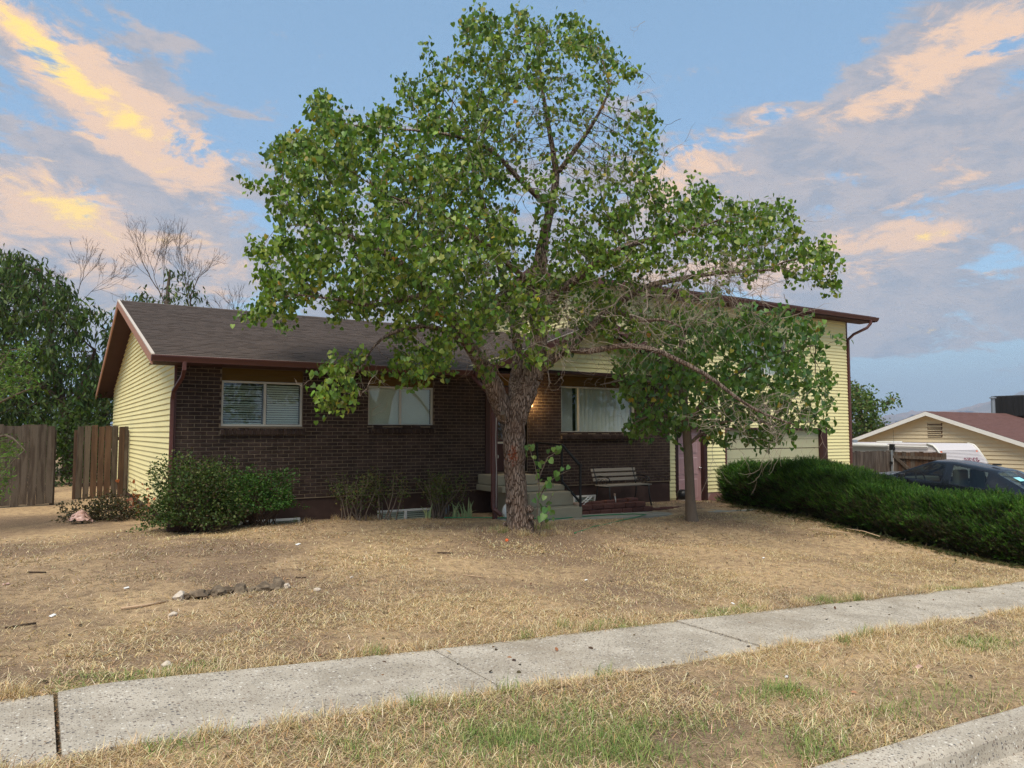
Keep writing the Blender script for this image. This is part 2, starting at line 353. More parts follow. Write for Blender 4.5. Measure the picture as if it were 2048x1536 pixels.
def aggregate():
    m = bpy.data.materials.new('exposed aggregate concrete'); m.use_nodes = True; t = m.node_tree; k = NB(t); p = t.nodes['Principled BSDF']
    co = k.n('ShaderNodeNewGeometry').outputs['Position']
    n_ = k.noise(co, 2.2, 6, .6); c = k.mix(k.ramp(n_, .3, .7), lin(160, 150, 134), lin(194, 184, 167))
    c = k.mix(k.m('MULTIPLY', k.ramp(k.noise(co, 90, 3, .7), .35, .7), .35), c, lin(150, 138, 120))
    for sc_, lo, hi in ((38, .0, .34), (78, .0, .5)):
        vo = k.n('ShaderNodeTexVoronoi'); vo.inputs['Scale'].default_value = sc_; vo.inputs['Randomness'].default_value = 1.; t.links.new(co, vo.inputs['Vector'])
        sh = k.ramp(vo.outputs['Distance'], .30, .40, 1., 0.)
        sr = k.n('ShaderNodeSeparateColor'); t.links.new(vo.outputs['Color'], sr.inputs[0])
        dark = k.m('MULTIPLY', sh, k.ramp(sr.outputs[0], hi-.02, hi+.02, 1., 0.)); light = k.m('MULTIPLY', sh, k.ramp(sr.outputs[1], .88, .91))
        c = k.mix(k.m('MULTIPLY', dark, .9), c, k.mix(sr.outputs[2], lin(86, 86, 88), lin(130, 112, 96))); c = k.mix(k.m('MULTIPLY', light, .7), c, lin(226, 220, 206))
    st = k.ramp(k.noise(co, .9, 5, .65), .52, .72); c = k.mix(k.m('MULTIPLY', st, .30), c, lin(140, 122, 98))
    c = k.mix(k.m('MULTIPLY', k.ramp(k.noise(co, 5.5, 5, .7), .60, .72), .28), c, lin(118, 108, 96))
    t.links.new(c, p.inputs['Base Color']); p.inputs['Roughness'].default_value = .92; p.inputs['Specular IOR Level'].default_value = .2
    bp = k.n('ShaderNodeBump'); bp.inputs['Strength'].default_value = .5; bp.inputs['Distance'].default_value = .006
    t.links.new(k.noise(co, 110, 4, .7), bp.inputs['Height']); t.links.new(bp.outputs[0], p.inputs['Normal'])
    return m
M['aggregate'] = aggregate()
def lawn():
    m = bpy.data.materials.new('dry trampled lawn soil'); m.use_nodes = True; t = m.node_tree; k = NB(t); p = t.nodes['Principled BSDF']
    co = k.n('ShaderNodeNewGeometry').outputs['Position']
    a = k.noise(co, .35, 6, .6); f = k.noise(co, 9, 6, .7); ff = k.noise(co, 55, 5, .75)
    c = k.mix(k.ramp(a, .40, .60), lin(124, 103, 86), lin(188, 160, 123))
    c = k.mix(k.m('MULTIPLY', k.ramp(f, .42, .66), .75), c, lin(106, 87, 71))
    c = k.mix(k.m('MULTIPLY', k.ramp(ff, .45, .7), .7), c, lin(208, 180, 138))
    c = k.mix(k.m('MULTIPLY', k.ramp(k.noise(co, 80, 4, .7), .52, .72), .6), c, lin(92, 70, 54))
    t.links.new(c, p.inputs['Base Color']); p.inputs['Roughness'].default_value = .97; p.inputs['Specular IOR Level'].default_value = .1
    bp = k.n('ShaderNodeBump'); bp.inputs['Strength'].default_value = .8; bp.inputs['Distance'].default_value = .02
    t.links.new(k.m('ADD', ff, f), bp.inputs['Height']); t.links.new(bp.outputs[0], p.inputs['Normal'])
    return m
M['lawn'] = lawn()

# ------------------------------------------------------------------ ground
_L = {}
def vnoise(x, y, s, seed):
    if seed not in _L: _L[seed] = np.random.default_rng(1000+seed).random((256, 256))
    g = _L[seed]; x = np.asarray(x, float)*s+517.3; y = np.asarray(y, float)*s+291.7
    i = np.floor(x).astype(int); j = np.floor(y).astype(int); fx = x-i; fy = y-j
    fx = fx*fx*(3-2*fx); fy = fy*fy*(3-2*fy)
    a = g[i % 256, j % 256]; b_ = g[(i+1) % 256, j % 256]; c = g[i % 256, (j+1) % 256]; d = g[(i+1) % 256, (j+1) % 256]
    return (a*(1-fx)+b_*fx)*(1-fy)+(c*(1-fx)+d*fx)*fy
def sm(a, b_, x):
    t = np.clip((np.asarray(x, float)-a)/(b_-a), 0, 1); return t*t*(3-2*t)
YU, YL, YK = 5.58, 4.42, 2.66               # sidewalk far edge, near edge, kerb back edge
def side_z(X): return -.03-.0488*np.clip(X, -60, 90)
def yard_z(X): return .02-.022*np.clip(X-3, 0, 18)-.045*np.clip(X-21, 0, 45)+.0*X
def gz0(X, Y):
    X = np.asarray(X, float); Y = np.asarray(Y, float)
    t = sm(5.2, 12.6, Y); return side_z(X)*(1-t)+yard_z(X)*t
def gz(X, Y):
    X = np.asarray(X, float); Y = np.asarray(Y, float)
    z = gz0(X, Y)
    lawnm = sm(YU, YU+.5, Y)*(1-sm(13.2, 13.7, Y)); park = sm(YK, YK+.15, Y)*(1-sm(YL-.15, YL, Y))
    rel = .07*(vnoise(X, Y, .8, 1)-.5)+.035*(vnoise(X, Y, 2.6, 2)-.5)+.022*(vnoise(X, Y, 7, 3)-.5)
    z = z+rel*np.maximum(lawnm, .45*park)+.012*park+.03*sm(YL-.5, YL-.05, Y)*(1-sm(YL, YL+.02, Y))
    z = z-.075*(1-sm(YU-.02, YU+.03, Y))*sm(YL-.03, YL+.02, Y)                   # bed under the sidewalk
    z = z-.30*(1-sm(YK-.04, YK, Y))                                                # under the street
    d2 = (X-7.04)**2+(Y-10.92)**2; z = z+.05*np.exp(-d2/.5)                         # root mound of the big tree
    d3 = (X-11.36)**2+(Y-11.15)**2; z = z+.03*np.exp(-d3/.25)
    q = (X-1.85)/.75; r_ = (Y-8.32-.12*(X-1.85))/.16; z = z-.07*np.exp(-(q*q)**2-r_*r_)      # washed-out hollow below the broken concrete
    bed = sm(9.6, 9.75, X)*(1-sm(14.2, 14.9, X))*sm(12.84, 12.9, Y)*(1-sm(14.2, 14.3, Y)); z = z+.10*bed
    for wx0, wx1 in ((2.95, 4.2), (5.55, 6.86), (9.7, 11.05)): z = z-.17*sm(wx0-.1, wx0+.05, X)*(1-sm(wx1-.05, wx1+.1, X))*sm(13.36, 13.62, Y)
    dr = sm(15.9, 16.1, X)*(1-sm(20.7, 20.9, X))*sm(YU, YU+.2, Y); z = z-.03*dr
    return z
def axis(a, b_, st, lo, hi, g=1.35):
    mid = list(np.arange(a, b_+1e-6, st)); out = []; s_ = st; x = a
    while x > lo: s_ *= g; x -= s_; out.insert(0, x)
    s_ = st; x = mid[-1]; end = []
    while x < hi: s_ *= g; x += s_; end.append(x)
    return np.array(out+mid+end)
xs = np.clip(axis(-5, 22, .11, -5000, 9000), -5400, 9400); ys = np.clip(axis(2.4, 14.4, .08, -5000, 9000), -5400, 9400)
XX, YY = np.meshgrid(xs, ys, indexing='ij'); ZZ = gz(XX, YY)
far = np.hypot(XX, YY); ZZ = np.where(far > 130, ZZ-(far-130)*.004, ZZ); ZZ = np.maximum(ZZ, -22)
nx_, ny_ = len(xs), len(ys); idx = np.arange(nx_*ny_).reshape(nx_, ny_)
F = np.stack([idx[:-1, :-1], idx[1:, :-1], idx[1:, 1:], idx[:-1, 1:]], -1).reshape(-1, 4)
tag(npmesh('ground', np.stack([XX, YY, ZZ], -1).reshape(-1, 3), F, M['lawn'], smooth=True), 'dry brown lawn and bare soil reaching back around the house', kind='structure')

# street, gutter, kerb
def strip(name, y0, y1, zoff, mat, x0=-60., x1=90., nseg=2, label=None, thick=.0):
    xs_ = np.linspace(x0, x1, nseg+1); m_ = MB()
    for a, c in zip(xs_[:-1], xs_[1:]):
        za, zc_ = float(side_z(a))+zoff, float(side_z(c))+zoff
        m_.add([(a, y0, za), (c, y0, zc_), (c, y1, zc_), (a, y1, za)], [(0, 1, 2, 3)])
    return m_.build(name, mat)
tag(strip('street', -9., 2.02, -.165, M['tarmac']), 'grey asphalt street beyond the concrete gutter', kind='structure')
kb = bpy.data.objects.new('kerb', None); COL.objects.link(kb); kb.location = (6, 2.5, -.3); tag(kb, 'pale concrete kerb with gutter along the street', kind='structure')
prof = [(2.00, -.162), (2.40, -.150), (2.435, -.135), (2.455, -.03), (2.475, -.006), (2.50, .004), (2.64, .012), (2.66, .004), (2.66, -.30), (2.00, -.30)]
kx = [-30, -18, -9, -3.2, .05, 3.15, 6.30, 9.4, 12.5, 15.6, 22, 34, 60]
for a, c in zip(kx[:-1], kx[1:]):
    m_ = MB(); g = .006; k_ = 8; n_ = len(prof); V = []; Fq = []
    for i in range(k_+1):
        X = a+g+(c-a-2*g)*i/k_
        for j, (y, z) in enumerate(prof):
            jit = (.012*(random.random()-.5)) if 2 <= j <= 7 else 0
            V.append((X, y+jit, float(side_z(X))+z+jit*.4))
    for i in range(k_): Fq += [(i*n_+j, i*n_+(j+1) % n_, (i+1)*n_+(j+1) % n_, (i+1)*n_+j) for j in range(n_)]
    Fq += [tuple(range(n_)), tuple(k_*n_+j for j in range(n_))]
    m_.add(V, Fq).build('kerb_segment', M['aggregate'], kb)

# sidewalk: single slabs with ragged, overgrown edges
sw = bpy.data.objects.new('sidewalk', None); COL.objects.link(sw); sw.location = (3, 5, -.2); tag(sw, 'pale exposed aggregate concrete sidewalk crossing below the lawn', kind='structure')
sb = [-30, -20, -12, -6.2, -3.6, -1.12, .14, 2.76, 5.45, 8.12, 10.8, 13.4, 16.0, 18.7, 24, 34, 60]
for a, c in zip(sb[:-1], sb[1:]):
    gap = .008; raised = .035 if abs(a-.14) < .01 else (.012 if abs(a-5.45) < .01 else 0.)
    a2 = a+(.02 if abs(a-.14) < .01 else gap)*.7; n_ = max(6, int((c-a)/.16))
    X = np.linspace(a2, c-gap, n_); lo = YL+.05*(vnoise(X, X*0, 1.7, 5)-.5)+.03*(vnoise(X, X*0, 6, 6)-.5); hi = YU+.05*(vnoise(X, X*0, 1.1, 7)-.5)
    if raised > .03: hi[0] -= .10; hi[1] -= .03
    top = side_z(X)+.012+raised*(1-np.linspace(0, 1, n_))
    m_ = MB(); V = [(x, y, z) for x, y, z in zip(X, lo, top)]+[(x, y, z) for x, y, z in zip(X, hi, top)]
    V += [(x, y, z-.10) for x, y, z in V]; N = n_
    Fq = []
    for i in range(N-1):
        Fq += [(i, i+1, N+i+1, N+i), (2*N+i, 2*N+i+1, i+1, i), (N+i, N+i+1, 3*N+i+1, 3*N+i)]
    Fq += [(0, N, 3*N, 2*N), (N-1, 3*N-1, 4*N-1, 2*N-1)]
    o = m_.add(V, Fq).build('slab', M['aggregate'], sw)
    if abs(a-.14) < .01:
        pass
# scored line across one slab
# ------------------------------------------------------------------ the house
YF = 13.81; XA, XB = 1.95, 13.37; YB = 26.2
house = thing('brick_house', (7, 14, 0), 'long dark brick house with yellow siding gables and a two-storey garage wing', 'house')
def rects(u0, u1, z0, z1, ops):
    us = sorted({u0, u1, *[min(max(o[0], u0), u1) for o in ops], *[min(max(o[1], u0), u1) for o in ops]})
    out = []
    for a, c in zip(us[:-1], us[1:]):
        um = (a+c)/2; zz = [(max(o[2], z0), min(o[3], z1)) for o in ops if o[0] < um < o[1]]; z = z0
        for p, q in sorted(zz):
            if p > z: out.append((a, c, z, p))
            z = max(z, q)
        if z < z1: out.append((a, c, z, z1))
    return out
W1, W2, W3 = (2.69, 4.12, 1.71, 2.515), (5.40, 6.80, 1.735, 2.51), (10.02, 12.22, 1.595, 2.655)
DOOR = (8.12, 9.10, .75, 2.60)
OPS = [(*W1[:2], W1[2], 2.74), (*W2[:2], W2[2], 2.74), (*W3[:2], W3[2], 2.90), (*DOOR[:2], DOOR[2], 2.86)]
BZ, BP, BL = .402, .0677, .2032
# mortar body of the brick wall (recessed behind the brick faces)
m_ = MB()
for a, c, p, q in rects(XA+.006, XB-.006, BZ, 2.93, OPS): m_.box(a, c, YF+.007, YF+.14, p, q)
for o in (W1, W2, W3, DOOR):     # reveals
    m_.box(o[0]-.10, o[0], YF+.03, YF+.2, o[2], o[3]+.2); m_.box(o[1], o[1]+.10, YF+.03, YF+.2, o[2], o[3]+.2)
bw = m_.build('brick_wall', M['mortar'], house)
def brickmesh(name, L):
    x = MB(); x.box(0, L, 0, .05, 0, BP-.0105); me = bpy.data.meshes.new(name); me.from_pydata(x.v, [], x.f)
    bm = bmesh.new(); bm.from_mesh(me); bmesh.ops.recalc_face_normals(bm, faces=bm.faces)
    bmesh.ops.bevel(bm, geom=[e for e in bm.edges if all(abs(v_.co.y) < 1e-6 for v_ in e.verts)], offset=.004, segments=1, affect='EDGES'); bm.to_mesh(me); bm.free()
    me.materials.append(M['brick']); return me
full = brickmesh('brick_full', BL-.0105)
cells = []
k = 0; z = BZ
while z+BP < 2.925:
    x = XA-(BL/2 if k % 2 else 0)
    while x < XB:
        a, c = max(x, XA), min(x+BL, XB); x += BL
        segs = [(a, c)]
        for o in OPS:
            if o[2]-.001 < z+BP/2 < o[3]:
                nx2 = []
                for s0, s1 in segs:
                    if o[1] <= s0 or o[0] >= s1: nx2.append((s0, s1))
                    else:
                        if s0 < o[0]: nx2.append((s0, o[0]))
                        if s1 > o[1]: nx2.append((o[1], s1))
                segs = nx2
        for s0, s1 in segs:
            if s1-s0 > .03: cells.append((s0, s1-s0, z))
    z += BP; k += 1
cells = np.array(cells)
pr = project(np.stack([cells[:, 0]+.1, np.full(len(cells), YF), cells[:, 2]+.03], 1))
hid = (pr[:, 0] < 590) & (pr[:, 1] > 930)
score = pr[:, 2]+np.where(hid, 50, 0)+np.where(np.abs(cells[:, 1]-BL) > .002, 30, 0)+np.where(pr[:, 1] < 750, 20, 0)
order = np.argsort(score); own = set(order[:300].tolist())
V = []; Fq = []
tv = np.array([v_.co[:] for v_ in full.vertices]); tf = [tuple(p.vertices) for p in full.polygons]
mbk = MB()
for i, (x, L, z) in enumerate(cells):
    jy = random.uniform(-.0025, .0025)
    if i in own:
        o = link(full, 'brick', bw); o.location = (x+.005, YF+jy, z+.005)
    else:
        t_ = tv.copy(); t_[:, 0] = np.where(t_[:, 0] > .1, t_[:, 0]+(L-BL), t_[:, 0]); t_ += np.array([x+.005, YF+jy, z+.005]); mbk.add(t_, tf)
o = mbk.build('bricks', M['brick'], bw); o['kind'] = 'stuff'
# foundation strip
m_ = MB(); 
WELL = [(3.03, 4.11, -.4, .045), (5.62, 6.80, -.4, .085), (9.75, 11.0, -.4, .16)]
for a, c, p, q in rects(XA+.02, XB-.02, -.6, BZ-.004, WELL): m_.box(a, c, YF+.012, YF+.15, p, q)
m_.build('foundation', M['foundation'], house)
MB().box(XA, XB, YF-.012, YF+.02, BZ-.012, BZ+.003).build('base_ledge', M['mortar'], house)

def window(o, Y, blind, split=.5, sill=True, n=1, name='window', header=None, fm='alu', lab=None):
    x0, x1, z0, z1 = o; w_ = .035; y0 = Y+.03
    root = MB()
    root.box(x0, x1, y0, y0+.06, z1-w_, z1).box(x0, x1, y0, y0+.06, z0, z0+w_).box(x0, x0+w_, y0+.001, y0+.06, z0+w_, z1-w_).box(x1-w_, x1, y0+.001, y0+.06, z0+w_, z1-w_)
    xm = x0+(x1-x0)*split
    root.box(xm-.022, xm+.022, y0-.006, y0+.05, z0+w_, z1-w_)
    fr = root.build(name, M[fm], house, bevel=.004, seg=1)
    if lab: fr['label'] = lab
    for a, c, dy in ((x0+w_, xm-.022, .02), (xm+.022, x1-w_, .035)):
        MB().box(a, c, y0+dy, y0+dy+.005, z0+w_, z1-w_).build('pane', M['glass'], fr)
    if blind == 'slats':
        m2 = MB(); zz = z1-.07; j = 0
        while zz > z0+.03:
            ang = R(38+random.uniform(-6, 6)); xa, xb = x0+.05, xm-.03
            sag = .012*random.random()
            m2.obox(((xa+xb)/2, y0+.13, zz-sag), (xb-xa, .034, .002), Matrix.Rotation(ang, 3, 'X')); m2.obox(((xm+x1)/2+.02, y0+.15, zz), (x1-xm-.1, .034, .002), Matrix.Rotation(R(62), 3, 'X')); zz -= .042; j += 1
        m2.build('blind', M['blind'], fr)
    elif blind == 'closed':
        zz = z1-.05
        m2 = MB()
        while zz > z0+.02:
            m2.obox(((x0+x1)/2, y0+.10, zz), (x1-x0-.06, .046, .002), Matrix.Rotation(R(70), 3, 'X')); zz -= .036
        m2.build('blind', M['blind'], fr)
    elif blind == 'curtain':
        for a, c, yy in ((x0+.04, xm-.05, y0+.2), (xm+.01, x1-.04, y0+.14)):
            n_ = 60; V = []; 
            for i in range(n_+1):
                X = a+(c-a)*i/n_; dy_ = .028*math.sin(i*1.35)+.01*math.sin(i*.37)
                V += [(X, yy+dy_, z0-.1), (X, yy+dy_, z1+.05)]
            MB().add(V, [(2*i, 2*i+2, 2*i+3, 2*i+1) for i in range(n_)]).build('curtain', M['curtain'], fr, smooth=True)
    if sill:
        sl_ = MB().box(x0-.02, x1+.02, Y+.0, Y+.03, z0-.145, z0-.012).build('sill', M['mortar'], fr)
        xx = x0-.02; me = None
        while xx < x1+.02-.03:
            w2 = .0677-.010
            if me is None:
                q = MB().add([(0, -.07, 0), (w2, -.07, 0), (w2, .05, 0), (0, .05, 0), (0, -.07, .085), (w2, -.07, .085), (w2, .05, .135), (0, .05, .135)], [(0, 3, 2, 1), (4, 5, 6, 7), (0, 1, 5, 4), (1, 2, 6, 5), (2, 3, 7, 6), (3, 0, 4, 7)])
                oo = q.build('sill_brick', M['brick'], fr, bevel=.003, seg=1); me = oo.data
            else: oo = link(me, 'sill_brick', fr)
            oo.location = (xx+.005, Y, z0-.148); xx += .0677
        MB().box(x0-.02, x1+.02, Y-.055, Y+.02, z0-.145, z0-.075).build('sill_mortar', M['mortar'], fr)
    if header:
        h0 = z1+.004
        for i in range(2):
            hh = (header-h0)/2
            m2 = MB(); za, zb = h0+i*hh, h0+(i+1)*hh-.002
            m2.add([(x0, Y+.03, za), (x1, Y+.03, za), (x1, Y+.06, za), (x0, Y+.06, za), (x0, Y+.044, zb), (x1, Y+.044, zb), (x1, Y+.06, zb), (x0, Y+.06, zb)], [(0, 3, 2, 1), (4, 5, 6, 7), (0, 1, 5, 4), (1, 2, 6, 5), (2, 3, 7, 6), (3, 0, 4, 7)]).build('header_board', M['header'], fr)
    return fr
window(W1, YF, 'slats', .525, header=2.735)
window(W2, YF, 'closed', .49, header=2.735)
window(W3, YF, 'curtain', .235, header=2.89)
# room wall behind the windows keeps the interior dim
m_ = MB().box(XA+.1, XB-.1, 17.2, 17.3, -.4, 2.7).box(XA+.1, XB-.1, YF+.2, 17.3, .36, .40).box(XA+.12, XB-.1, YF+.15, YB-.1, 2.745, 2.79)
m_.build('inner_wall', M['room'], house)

# basement windows set in the foundation
for a, c, p, q in WELL:
    m2 = MB(); y0 = YF+.0; zb = q-.36
    m2.box(a, c, y0, y0+.07, q-.045, q-.002).box(a, a+.04, y0+.002, y0+.07, zb, q-.045).box(c-.04, c, y0+.002, y0+.07, zb, q-.045).box((a+c)/2-.025, (a+c)/2+.025, y0-.008, y0+.06, zb, q-.045)
    f_ = m2.build('basement_window', M['white'], house, bevel=.003, seg=1)
    MB().box(a+.04, c-.04, y0+.03, y0+.036, zb, q-.045).build('pane', M['glass'], f_)
    m2 = MB()
    for i in range(7): m2.box(a+.05, c-.05, y0+.06, y0+.063, q-.085-i*.04, q-.057-i*.04)
    m2.build('blind', M['blind'], f_)
    MB().box(a-.05, c+.05, YF+.10, YF+.14, -.5, q+.05).build('backing', M['room'], f_)
# siding helper --------------------------------------------------------------
def siding(parent, fn, u0, u1, z0, z1, pitch, mat, ops=(), name='siding_plank', lap=.026):
    """fn(u, o, z) -> point; u0/u1 functions of z"""
    z = z0; cnt = 0
    while z < z1-.01:
        zb = min(z+pitch, z1)
        segs = [((u0(z), u1(z)), (u0(zb), u1(zb)))]
        for o in ops:
            if o[2] < (z+zb)/2 < o[3]:
                nx2 = []
                for (a, c), (a2, c2) in segs:
                    if o[1] <= a or o[0] >= c: nx2.append(((a, c), (a2, c2)))
                    else:
                        if a < o[0]: nx2.append(((a, o[0]), (min(a2, o[0]), o[0])))
                        if c > o[1]: nx2.append(((o[1], c), (o[1], max(c2, o[1]))))
                segs = nx2
        for (a, c), (a2, c2) in segs:
            if c-a < .01: continue
            P = [fn(a, lap, z), fn(c, lap, z), fn(c, -.01, z), fn(a, -.01, z), fn(a2, .004, zb), fn(c2, .004, zb), fn(c2, -.01, zb), fn(a2, -.01, zb)]
            MB().add(P, [(0, 3, 2, 1), (4, 5, 6, 7), (0, 1, 5, 4), (1, 2, 6, 5), (2, 3, 7, 6), (3, 0, 4, 7)]).build(name, mat, parent); cnt += 1
        z += pitch
    return cnt
# roofs ----------------------------------------------------------------------
def roof(parent, e0, e1, r1, r0, name='roof', mat='shingle', under='soffit', exposure=.145, shing=True, thick=.07):
    """slab from eave e0-e1 up to ridge r0-r1, shingled on top"""
    e0, e1, r1, r0 = map(Vector, (e0, e1, r1, r0)); n = (e1-e0).cross(r0-e0).normalized()
    if n.z < 0: n = -n
    deck = MB().prism([e0-n*thick, e1-n*thick, r1-n*thick, r0-n*thick], n*(thick-.004)).build(name, M[under], parent)
    if not shing:
        MB().prism([e0, e1, r1, r0], n*.01).build('shingles', M[mat], deck); return deck
    L = (r0-e0).length; W = (e1-e0).length; up_ = (r0-e0)/L; al = (e1-e0)/W
    rows = int(L/exposure)+1; s = MB()
    for i in range(rows):
        a = i*L/rows; b2 = (i+1)*L/rows+.02; x = -random.random()*.3
        while x < W:
            wd = random.choice((.11, .16, .22, .3)); xa, xb = max(x, 0), min(x+wd, W); x += wd
            if xb-xa < .01: continue
            h = random.choice((.006, .007, .009, .011)); jt = random.uniform(-.004, .004)
            P = [e0+al*xa+up_*(a+jt), e0+al*xb+up_*(a+jt), e0+al*xb+up_*min(b2, L), e0+al*xa+up_*min(b2, L)]
            s.add([P[0]-n*.003, P[1]-n*.003, P[0]+n*h, P[1]+n*h, P[2]+n*.001, P[3]+n*.001], [(0, 1, 3, 2), (2, 3, 4, 5)])
    o = s.build('shingles', M[mat], deck); o['kind'] = 'stuff'
    return deck
EV, EZ = 13.20, 2.845; RY, RZ = 20.0, 4.73; RX0 = 1.51
rf = roof(house, (RX0, EV, EZ), (7.9, EV, EZ), (7.9, RY, RZ), (RX0, RY, RZ))
ks = (RZ-EZ)/(RY-EV)
roof(house, (7.9, 14.0, EZ+.8*ks), (13.42, 14.0, EZ+.8*ks), (13.42, RY, RZ), (7.9, RY, RZ))
roof(house, (13.4, 27.0, RZ-7*ks), (RX0, 27.0, RZ-7*ks), (RX0, RY, RZ), (13.4, RY, RZ), shing=False)
MB().add([(RX0-.01, RY-.14, RZ-.03), (13.4, RY-.14, RZ-.03), (13.4, RY, RZ+.022), (RX0-.01, RY, RZ+.022), (13.4, RY+.14, RZ-.03), (RX0-.01, RY+.14, RZ-.03)], [(0, 1, 2, 3), (3, 2, 4, 5)]).build('ridge_cap', M['shingle'], rf)
# left rake boards, soffit, gable siding
for ya, za, yb, zb in ((EV-.04, EZ-.005, RY, RZ+.005), (RY, RZ+.005, 27.02, RZ-7*ks)):
    MB().prism([(RX0-.03, ya, za-.15), (RX0-.03, yb, zb-.15), (RX0-.03, yb, zb), (RX0-.03, ya, za)], (.028, 0, 0)).build('rake_board', M['fascia'], house)
    n_ = 3
    MB().prism([(RX0, ya, za-.10), (RX0, yb, zb-.10), (RX0, yb, zb-.078), (RX0, ya, za-.078)], (.47, 0, 0)).build('rake_soffit', M['soffit'], house)
MB().prism([(RX0-.034, EV-.05, EZ+.0), (RX0-.034, RY, RZ+.012), (RX0-.034, RY, RZ+.034), (RX0-.034, EV-.05, EZ+.022)], (.05, 0, 0)).build('drip_edge', M['drip'], house)
gw = MB().prism([(XA-.005, YF+.02, -.4), (XA-.005, YB, -.4), (XA-.005, YB, 2.66), (XA-.005, RY, RZ-.09), (XA-.005, YF+.02, 2.90)], (.1, 0, 0)).build('gable_wall', M['siding'], house)
def gtop(z): return max(0, (z-2.80)/ks)
siding(gw, lambda u_, o, z: (XA-.006-o, u_, z), lambda z: max(YF+.01, EV+(z+.085-EZ)/ks), lambda z: min(YB, 27.0-(z+.085-(RZ-7*ks))/ks), .12, RZ-.10, .1, M['siding'])
MB().prism([(XA-.03, YF-.01, -.3), (XA-.03, YF+.035, -.3), (XA-.03, YF+.035, 2.75), (XA-.03, YF-.01, 2.75)], (.04, 0, 0)).build('corner_board', M['brown'], house)
MB().box(XA-.008, XB, YB, YB+.1, -.6, 2.8).build('back_wall', M['siding'], house)
MB().box(XA-.06, XA+.1, YF+.03, YB, -.6, .13).build('side_foundation', M['foundation'], house)
# eave soffit, fascia, gutter of the main roof
MB().box(RX0+.02, 7.9, EV+.02, YF+.1, 2.742, 2.757).build('soffit', M['soffit'], house)
MB().box(RX0+.001, 7.9, EV, EV+.02, 2.735, EZ-.01).build('fascia', M['trim_dark'], house)
def gutter(x0, x1, y, z, h=.095, d=.11, ends=True):
    pr_ = [(y, z+h), (y-d, z+h), (y-d, z+h-.02), (y-d+.03, z+.02), (y-d+.035, z), (y, z)]
    g_ = MB().prism([(x0, a, c) for a, c in pr_], (x1-x0, 0, 0)).build('gutter', M['brown'], house)
    MB().box(x0-.004, x1+.004, y-d-.006, y-d+.004, z+h-.012, z+h+.006).build('gutter_lip', M['brown'], g_)
    MB().box(x0, x1, y-d+.006, y+.02, z+h+.003, z+h+.010).build('drip_edge', M['drip'], g_)
    return g_
gutter(RX0-.03, 7.36, EV, 2.742)
def spout(pts, w_=.062, d_=.045, name='downspout', mat='brown'):
    m2 = MB(); pts = [Vector(p) for p in pts]
    r_ = w_*.62
    V = []; Fq = []
    for i, p in enumerate(pts):
        t_ = ((pts[min(i+1, len(pts)-1)]-pts[i]).normalized()+(pts[i]-pts[max(i-1, 0)]).normalized()).normalized()
        a = Vector((1, 0, 0)); a = (a-t_*a.dot(t_)).normalized(); c = t_.cross(a)
        V += [p+a*w_/2*i_+c*d_/2*j_ for i_, j_ in ((-1, -1), (1, -1), (1, 1), (-1, 1))]
        if i: Fq += [((i-1)*4+j, (i-1)*4+(j+1) % 4, i*4+(j+1) % 4, i*4+j) for j in range(4)]
    Fq += [(3, 2, 1, 0), tuple(len(V)-4+j for j in range(4))]
    return m2.add(V, Fq).build(name, M[mat], house, bevel=.006, seg=1)
spout([(1.97, EV-.06, 2.75), (1.97, EV-.06, 2.62), (1.965, EV+.05, 2.52), (1.90, YF-.10, 2.30), (1.89, YF-.045, 2.16), (1.89, YF-.045, .22), (1.89, YF-.14, .08), (1.86, YF-.36, .05)])
# porch gable over the door and the big window
GX0, GXM, GX1, GY, GS = 7.32, 10.70, 14.05, 13.0, .38
GZ = EZ+(GXM-GX0)*GS
roof(house, (GX0, 18.0, EZ), (GX0, GY, EZ), (GXM, GY, GZ), (GXM, 18.0, GZ))
roof(house, (GX1, GY, EZ), (GX1, 18.0, EZ), (GXM, 18.0, GZ), (GXM, GY, GZ))
for xa in (GX0, GX1):
    MB().prism([(xa, GY-.024, EZ-.15), (GXM, GY-.024, GZ-.15), (GXM, GY-.024, GZ-.002), (xa, GY-.024, EZ-.002)], (0, .024, 0)).build('rake_board', M['brown'], house)
    MB().prism([(xa, GY-.028, EZ), (GXM, GY-.028, GZ), (GXM, GY-.028, GZ+.018), (xa, GY-.028, EZ+.018)], (0, .04, 0)).build('drip_edge', M['drip'], house)
gg = MB().prism([(GX0+.12, 13.46, 2.97), (GX1-.6, 13.46, 2.97), (GX1-.6, 13.46, 2.99), (GXM, 13.46, GZ-.09), (GX0+.2, 13.46, 2.99)], (0, .06, 0)).build('porch_gable', M['siding'], house)
siding(gg, lambda u_, o, z: (u_, 13.455-o, z), lambda z: max(9.0, GX0+(z-EZ+.10)/GS), lambda z: min(13.45, GX1-(z-EZ+.10)/GS), 2.97, GZ-.10, .1, M['siding'])
siding(gg, lambda u_, o, z: (u_, YF+.05-o, z), lambda z: 8.0, lambda z: 9.2, 2.62, 2.95, .1, M['header'], name='header_board')  # same darkened siding yellow, porch shade put into its colour
MB().box(7.9, 13.42, 13.44, YF+.1, 2.945, 2.962).build('soffit', M['soffit'], house)
MB().box(7.4, 9.0, GY+.03, YF, 2.80, 2.815).build('soffit', M['soffit'], house)
MB().box(8.9, 13.42, 13.41, 13.44, 2.90, 2.968).build('beam', M['trim_dark'], house)
MB().box(8.0, 13.42, YF+.06, YF+.14, 2.93, 3.1).build('upper_wall', M['trim_dark'], house)
